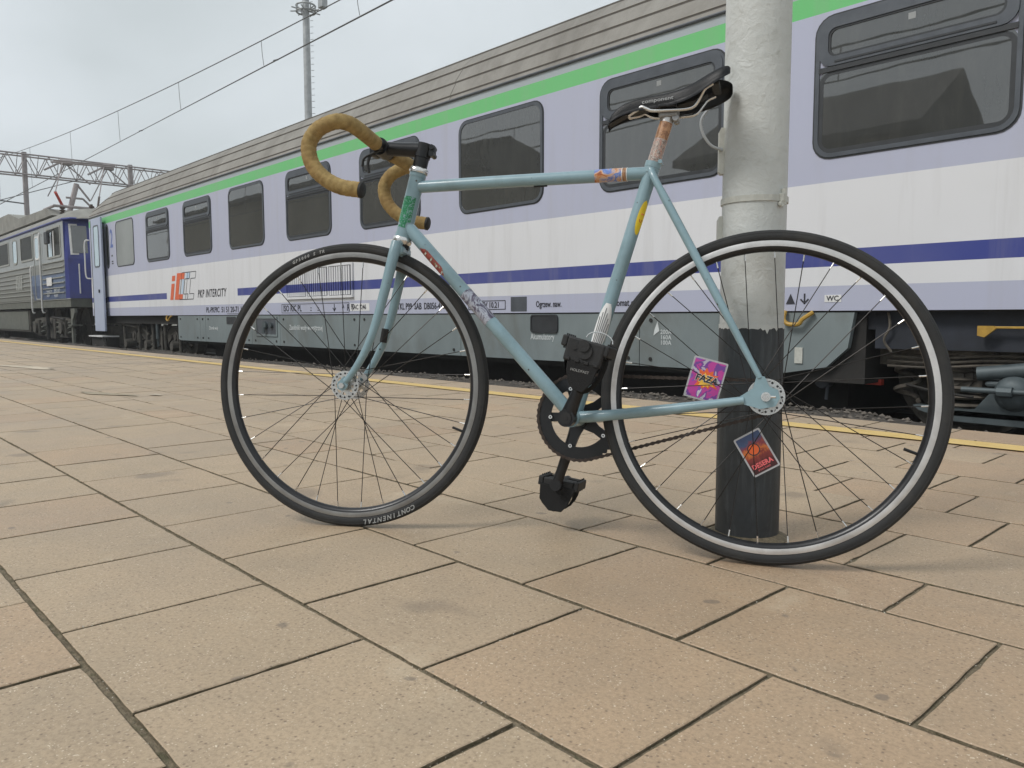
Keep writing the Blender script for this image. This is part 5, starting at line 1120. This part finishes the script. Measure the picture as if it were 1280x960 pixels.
bm = bmesh.new(); tube(bm, [(BB.x, .0742, BB.z), (BB.x, .0765, BB.z)], .0125, 18); tube(bm, [(BB.x, .0766, BB.z), (BB.x, .0772, BB.z)], .005, 6); bp('crank_bolt', bm, 'blackpl', crk)
bm = bmesh.new(); d = (NP - Vector((BB.x, .062, BB.z))); p1 = Vector((BB.x, .0705, BB.z)) + d * .50; p2 = Vector((BB.x, .0705, BB.z)) + d * .72; tube(bm, [p1, p2], [.0108, .0105], 12)
for v in bm.verts: v.co.y = .0855 - .011 + (v.co.y - .0735) * .25
bp('crank_logo', bm, 'lightgrey', crk)
crank((BB.x, -.056, BB.z), FP, -.066, -.046, 'crank_arm')
def pedal(axle, side, tilt, nm='pedal', strap_len=.085):
    """platform pedal with a wide foot strap hanging below"""
    m = Matrix.Translation(axle) @ Matrix.Rotation(tilt, 4, 'Y')
    bm = bmesh.new(); s = side; y0, y1 = s * .014, s * .096; ya, yb = min(y0, y1), max(y0, y1)
    box(bm, -.048, -.036, ya, yb, -.010, .012, 0, .003); box(bm, .036, .048, ya, yb, -.010, .012, 0, .003)
    box(bm, -.0355, .0355, ya, ya + .012, -.012, .010, 0, .003); box(bm, -.0355, .0355, yb - .012, yb, -.012, .010, 0, .003); box(bm, -.0355, .0355, (ya + yb) / 2 - .008, (ya + yb) / 2 + .008, -.010, .008, 0, .003)
    if side > 0:
        box(bm, -.040, .036, yb - .0115, yb + .002, -.036, .012, 0, .004); tube(bm, [(-.004, yb, -.010), (-.004, yb + .006, -.010)], .015, 16); tube(bm, [(.018, yb, -.004), (.018, yb + .005, -.004)], .008, 12)
        for k in range(4): box(bm, -.036 + k * .019, -.027 + k * .019, yb + .002, yb + .0045, -.034, -.027, 0, .001)
    tube(bm, [(0, s * .0, 0), (0, s * .105, 0)], .0115, 14); tube(bm, [(0, s * .0, 0), (0, s * .016, 0)], .0075, 10)
    for px in (-.042, .042):
        for k in range(5): y = ya + .01 + (yb - ya - .02) * k / 4; tube(bm, [(px, y, .011), (px, y, .0155)], .0018, 6); tube(bm, [(px, y, -.0095), (px, y, -.014)], .0018, 6)
    pd = link_obj(nm, bm, 'blackpl', bike, False, m)
    # strap: loop of fabric below, wider at the top
    bm = bmesh.new(); n = 14; rows_ = []
    for j in range(7):
        v_ = j / 6; yy = ya + .004 + (yb - ya - .008) * v_; r = []
        for k in range(n + 1):
            a = math.pi * k / n; wx = .038 - .012 * math.sin(a) ** 2 ; depth = strap_len * (.8 if s > 0 else 1) * (1 - .10 * (v_ - .5) ** 2 * 4)
            x = wx * math.cos(a) * (1 + .08 * math.sin(a * 2 + v_ * 3)); z = -.006 - depth * math.sin(a) ** .55 + .003 * math.sin(v_ * 7 + k)
            r.append(bm.verts.new((x + (-.010 if s > 0 else .006) * math.sin(a), yy, z)))
        rows_.append(r)
    for A_, B_ in zip(rows_, rows_[1:]):
        for k in range(n): bm.faces.new((A_[k], A_[k + 1], B_[k + 1], B_[k]))
    bmesh.ops.solidify(bm, geom=bm.faces[:], thickness=.004)
    stp = link_obj('foot_strap', bm, 'strap', pd, 'all')
    # side flap closing the loop towards the viewer
    bm = bmesh.new(); yy = yb - .002 if s > 0 else yb - .002
    F_ = [(.026, -.030), (.022, -.055), (.012, -.076), (.000, -.086), (-.020, -.088), (-.034, -.066), (-.038, -.030)] if s > 0 else [(.042, -.004), (.038, -.04), (.030, -strap_len * .8), (.012, -strap_len - .002), (-.018, -strap_len), (-.031, -strap_len * .7), (-.038, -.02), (-.042, -.004)]; prism(bm, F_, yy, yy + .004); bmesh.ops.bevel(bm, geom=bm.edges[:], offset=.0012, segments=1, affect='EDGES'); link_obj('strap_flap', bm, 'strap', pd)
    return pd, yy
M['strap'] = mk('black_webbing', (.009, .009, .0095), .9, 0, .3, 120, .5, 400)
pd, yy = pedal(NP, 1, rad(-15), strap_len=.105)
text_obj('lettering', 'HOLDFAST', .0075, 'tyreprint', pd, Matrix.Translation((.014, yy + .0046, -.052)) @ Matrix.Rotation(rad(180), 4, 'Z') @ FACE @ Matrix.Rotation(rad(3), 4, 'Z'), ext=.0003)
bm = bmesh.new(); ring_ = [(.027 * math.cos(a * math.pi / 8) - .018, .065, .018 + .016 * math.sin(a * math.pi / 8)) for a in range(0, 9)]; tube(bm, ring_, .0013, 6); link_obj('strap_piping', bm, 'silver', pd)
pd2, yy2 = pedal(FP, -1, rad(-8), strap_len=.062)
# cog and chain
bm = bmesh.new(); nC = 17; o_ = [((.0335 + (.003 if k % 4 in (1, 2) else 0)) * math.cos(2 * math.pi * k / (nC * 4)), .336 + (.0335 + (.003 if k % 4 in (1, 2) else 0)) * math.sin(2 * math.pi * k / (nC * 4))) for k in range(nC * 4)]
prism(bm, o_, RY - .0012, RY + .0012); bp('rear_cog', bm, 'silver', smooth=False)
bm = bmesh.new(); loop = []
ra, rb_ = .0955, .0345; c1 = Vector((RC.x, RC.z)); c2 = Vector((0, .336)); dv = c2 - c1; D_ = dv.length; th0 = math.atan2(dv.y, dv.x); bt = math.acos((ra - rb_) / D_)
a_lo, a_hi = th0 + bt, th0 - bt    # tangent angles
def onc(c, r, a): return Vector((c.x + r * math.cos(a), c.y + r * math.sin(a)))
path = []
st_ = a_lo; en = a_hi + 2 * math.pi
for k in range(60): path.append(onc(c1, ra, st_ + (en - st_) * k / 59))
pA, pB = onc(c1, ra, a_hi), onc(c2, rb_, a_hi)
for k in range(1, 40): t_ = k / 40; p = pA.lerp(pB, t_); p.y -= .010 * 4 * t_ * (1 - t_) * .6 * (1 if pA.y < .3 else .25); path.append(p)
for k in range(24): a = a_hi + (a_lo - a_hi) * k / 23; path.append(onc(c2, rb_, a))
pA, pB = onc(c2, rb_, a_lo), onc(c1, ra, a_lo)
for k in range(1, 40): t_ = k / 40; p = pA.lerp(pB, t_); path.append(p)
# resample at chain pitch
L_ = [0]
for a, b in zip(path, path[1:] + path[:1]): L_.append(L_[-1] + (b - a).length)
nl = int(round(L_[-1] / .0127)); pp = []
for i in range(nl):
    s_ = L_[-1] * i / nl; k = max(j for j in range(len(L_)) if L_[j] <= s_ + 1e-9); k = min(k, len(path) - 1); a, b = path[k], path[(k + 1) % len(path)]; pp.append(a.lerp(b, (s_ - L_[k]) / max(1e-9, L_[k + 1] - L_[k])))
for i in range(nl):
    a, b = pp[i], pp[(i + 1) % nl]; d = (b - a).normalized(); n_ = Vector((-d.y, d.x)); w_ = .0042; yo = .0036 if i % 2 else .0022
    for s in (-1, 1):
        q = [a - d * .003 + n_ * w_ * .6, a + n_ * w_, a.lerp(b, .5) + n_ * w_ * .55, b + n_ * w_, b + d * .003 + n_ * w_ * .6, b + d * .003 - n_ * w_ * .6, b - n_ * w_, a.lerp(b, .5) - n_ * w_ * .55, a - n_ * w_, a - d * .003 - n_ * w_ * .6]
        prism(bm, [(p.x, p.y) for p in q], RY + s * yo - .0005, RY + s * yo + .0005)
    tube(bm, [(a.x, RY - .0045, a.y), (a.x, RY + .0045, a.y)], .0022, 6)
M['chain'] = mk('dirty_chain', (.06, .045, .038), .5, .5, .4, 90); bp('chain', bm, 'chain', smooth=False)
bm = bmesh.new(); tube(bm, [(-.018, .062, .336), (-.006, .062, .336)], .003, 8); lathe_y(bm, [(.0045, .0), (.0045, .003), (.009, .003), (.0095, 0)], 20, c=(0, .0637, .336)); bp('track_nut', bm, 'silver')
bike_i = BM
# ------------------------------------------------------------------ cards stuck between the rear spokes
def card(u, v, ang, w_, h_, y, label, kind):
    mw = BM @ Matrix.Translation((u, y, v)) @ Matrix.Rotation(rad(180), 4, 'Z') @ Matrix.Rotation(ang, 4, 'Y')   # now x to the right as seen, z up, viewer at -y
    e = empty('spoke_card', label, 'card', group='cards in the rear wheel', mat=mw)
    bm = bmesh.new(); prism(bm, rrect(-w_ / 2, w_ / 2, -h_ / 2, h_ / 2, .003, 3), -.0004, .0004); link_obj('sleeve', bm, 'sleeve', e)
    bm = bmesh.new(); b = .0035; prism(bm, rrect(-w_ / 2 + b, w_ / 2 - b, -h_ / 2 + b, h_ / 2 - b, .002, 3), -.0009, -.00045); pr = link_obj('print', bm, kind, e); return e
M['sleeve'] = mk('grey_card_sleeve', (.42, .42, .43), .25, 0, .08, 60)
def faza_mat():
    m = bpy.data.materials.new('purple_comic_print'); m.use_nodes = True; t = NT(m); v = t.coord('Object')
    vo = t.new('ShaderNodeTexVoronoi'); vo.inputs['Scale'].default_value = 75; t.link(v, vo.inputs['Vector']); n = t.noise(v, 32, 3, .5, .6)
    c = t.ramp(n, [(0, (.5, .5, .6)), (.38, (.45, .42, .5)), (.42, (.17, .05, .28)), (.48, (.48, .05, .30)), (.58, (.48, .05, .30)), (.60, (.25, .08, .4)), (.66, (.6, .58, .62)), (.74, (.1, .35, .4))], 'CONSTANT')
    t.link(c, t.b.inputs['Base Color']); t.b.inputs['Roughness'].default_value = .3; return m
def red_mat():
    m = bpy.data.materials.new('blue_red_sunset_print'); m.use_nodes = True; t = NT(m)
    g = t.new('ShaderNodeTexCoord'); sx = t.new('ShaderNodeSeparateXYZ'); t.link(g.outputs['Object'], sx.inputs[0]); n = t.noise(g.outputs['Object'], 60, 4, .6, .8)
    f = t.math('ADD', t.math('MULTIPLY', sx.outputs['Z'], 9.5), t.math('MULTIPLY', n, .45)); f = t.math('ADD', f, .28)
    c = t.ramp(f, [(0, (.03, .01, .012)), (.25, (.07, .014, .014)), (.45, (.22, .03, .025)), (.56, (.60, .17, .03)), (.64, (.25, .04, .05)), (.76, (.05, .08, .17)), (1, (.03, .04, .10))])
    t.link(c, t.b.inputs['Base Color']); t.b.inputs['Roughness'].default_value = .3; return m
M['faza'] = faza_mat(); M['redcard'] = red_mat()
M['burst_o'] = mk('orange_burst', (.75, .13, .03), .4, 0, .1, 30); M['burst_y'] = mk('yellow_burst', (.85, .5, .06), .4, 0, .1, 30); M['pinkprint'] = mk('pink_lettering', (.85, .16, .17), .4)
CW, CH_ = .062, .088
c1_ = card(.1185, .3675, rad(14.5), CW + .008, CH_ - .002, .004, 'purple comic style card with an orange FAZA burst, upper one in the rear wheel', 'faza')
def star(bm, r1, r2, n, y0, y1, rot=0, sq=.85):
    rr = random.Random(3); P = []
    for k in range(n * 2):
        a = math.pi * k / n + rot; r = (r1 * rr.uniform(.8, 1.2)) if k % 2 == 0 else r2; P.append((r * math.cos(a), r * math.sin(a) * sq))
    prism(bm, P, y0, y1)
bm = bmesh.new(); star(bm, .0275, .018, 11, -.00115, -.0009); link_obj('burst', bm, 'burst_o', c1_, mw=Matrix.Translation((0, 0, .001)))
bm = bmesh.new(); star(bm, .019, .012, 11, -.0014, -.00116, .1); link_obj('burst', bm, 'burst_y', c1_, mw=Matrix.Translation((0, 0, -.002)))
text_obj('lettering_outline', 'FAZA', .0185, 'white', c1_, Matrix.Translation((-.0215, -.00165, -.0045)) @ FACE, ext=.0001, sx=1.0, shear=.1, bold=.0013)
text_obj('lettering', 'FAZA', .0185, 'textblack', c1_, Matrix.Translation((-.0215, -.0018, -.0045)) @ FACE @ Matrix.Rotation(rad(0), 4, 'Z'), ext=.0003, sx=1.0, shear=.1, bold=.0006)
c2_ = card(.0152, .2238, rad(-31), .057, .0845, .004, 'dark red and blue sunset card below the hub, lower one in the rear wheel', 'redcard')
bm = bmesh.new(); lathe_y(bm, [(.0105, -.0012), (.0125, -.0012), (.0125, -.0009), (.0105, -.0009)], 28, closed=True, c=(-.002, 0, .008)); link_obj('ring_print', bm, 'textblack', c2_)
bm = bmesh.new(); lathe_y(bm, [(.001, -.00105), (.010, -.00105), (.0102, -.0009)], 28, c=(-.002, 0, .008)); link_obj('sun_print', bm, 'burst_o', c2_)
text_obj('lettering', 'DESERA', .0135, 'pinkprint', c2_, Matrix.Translation((-.0225, -.0012, -.0285)) @ FACE, ext=.0002, sx=.92, bold=.0004)
text_obj('lettering', 'SPOKE CARD', .0045, 'pinkprint', c2_, Matrix.Translation((-.015, -.0012, -.035)) @ FACE, ext=.0002)

# ------------------------------------------------------------------ haze volume added to wash out distant contrast like lens glare
bm = bmesh.new(); box(bm, -215, 215, -215, 215, -1.7, 19.5)
hz = bpy.data.materials.new('haze'); hz.use_nodes = True; hn = hz.node_tree.nodes; hn.remove(hn['Principled BSDF'])
pv = hn.new('ShaderNodeVolumePrincipled'); pv.inputs['Color'].default_value = (.93, .95, .97, 1); pv.inputs['Density'].default_value = .0019; hz.node_tree.links.new(pv.outputs[0], hn['Material Output'].inputs['Volume'])
M['haze'] = hz; link_obj('haze', bm, 'haze')['kind'] = 'stuff'
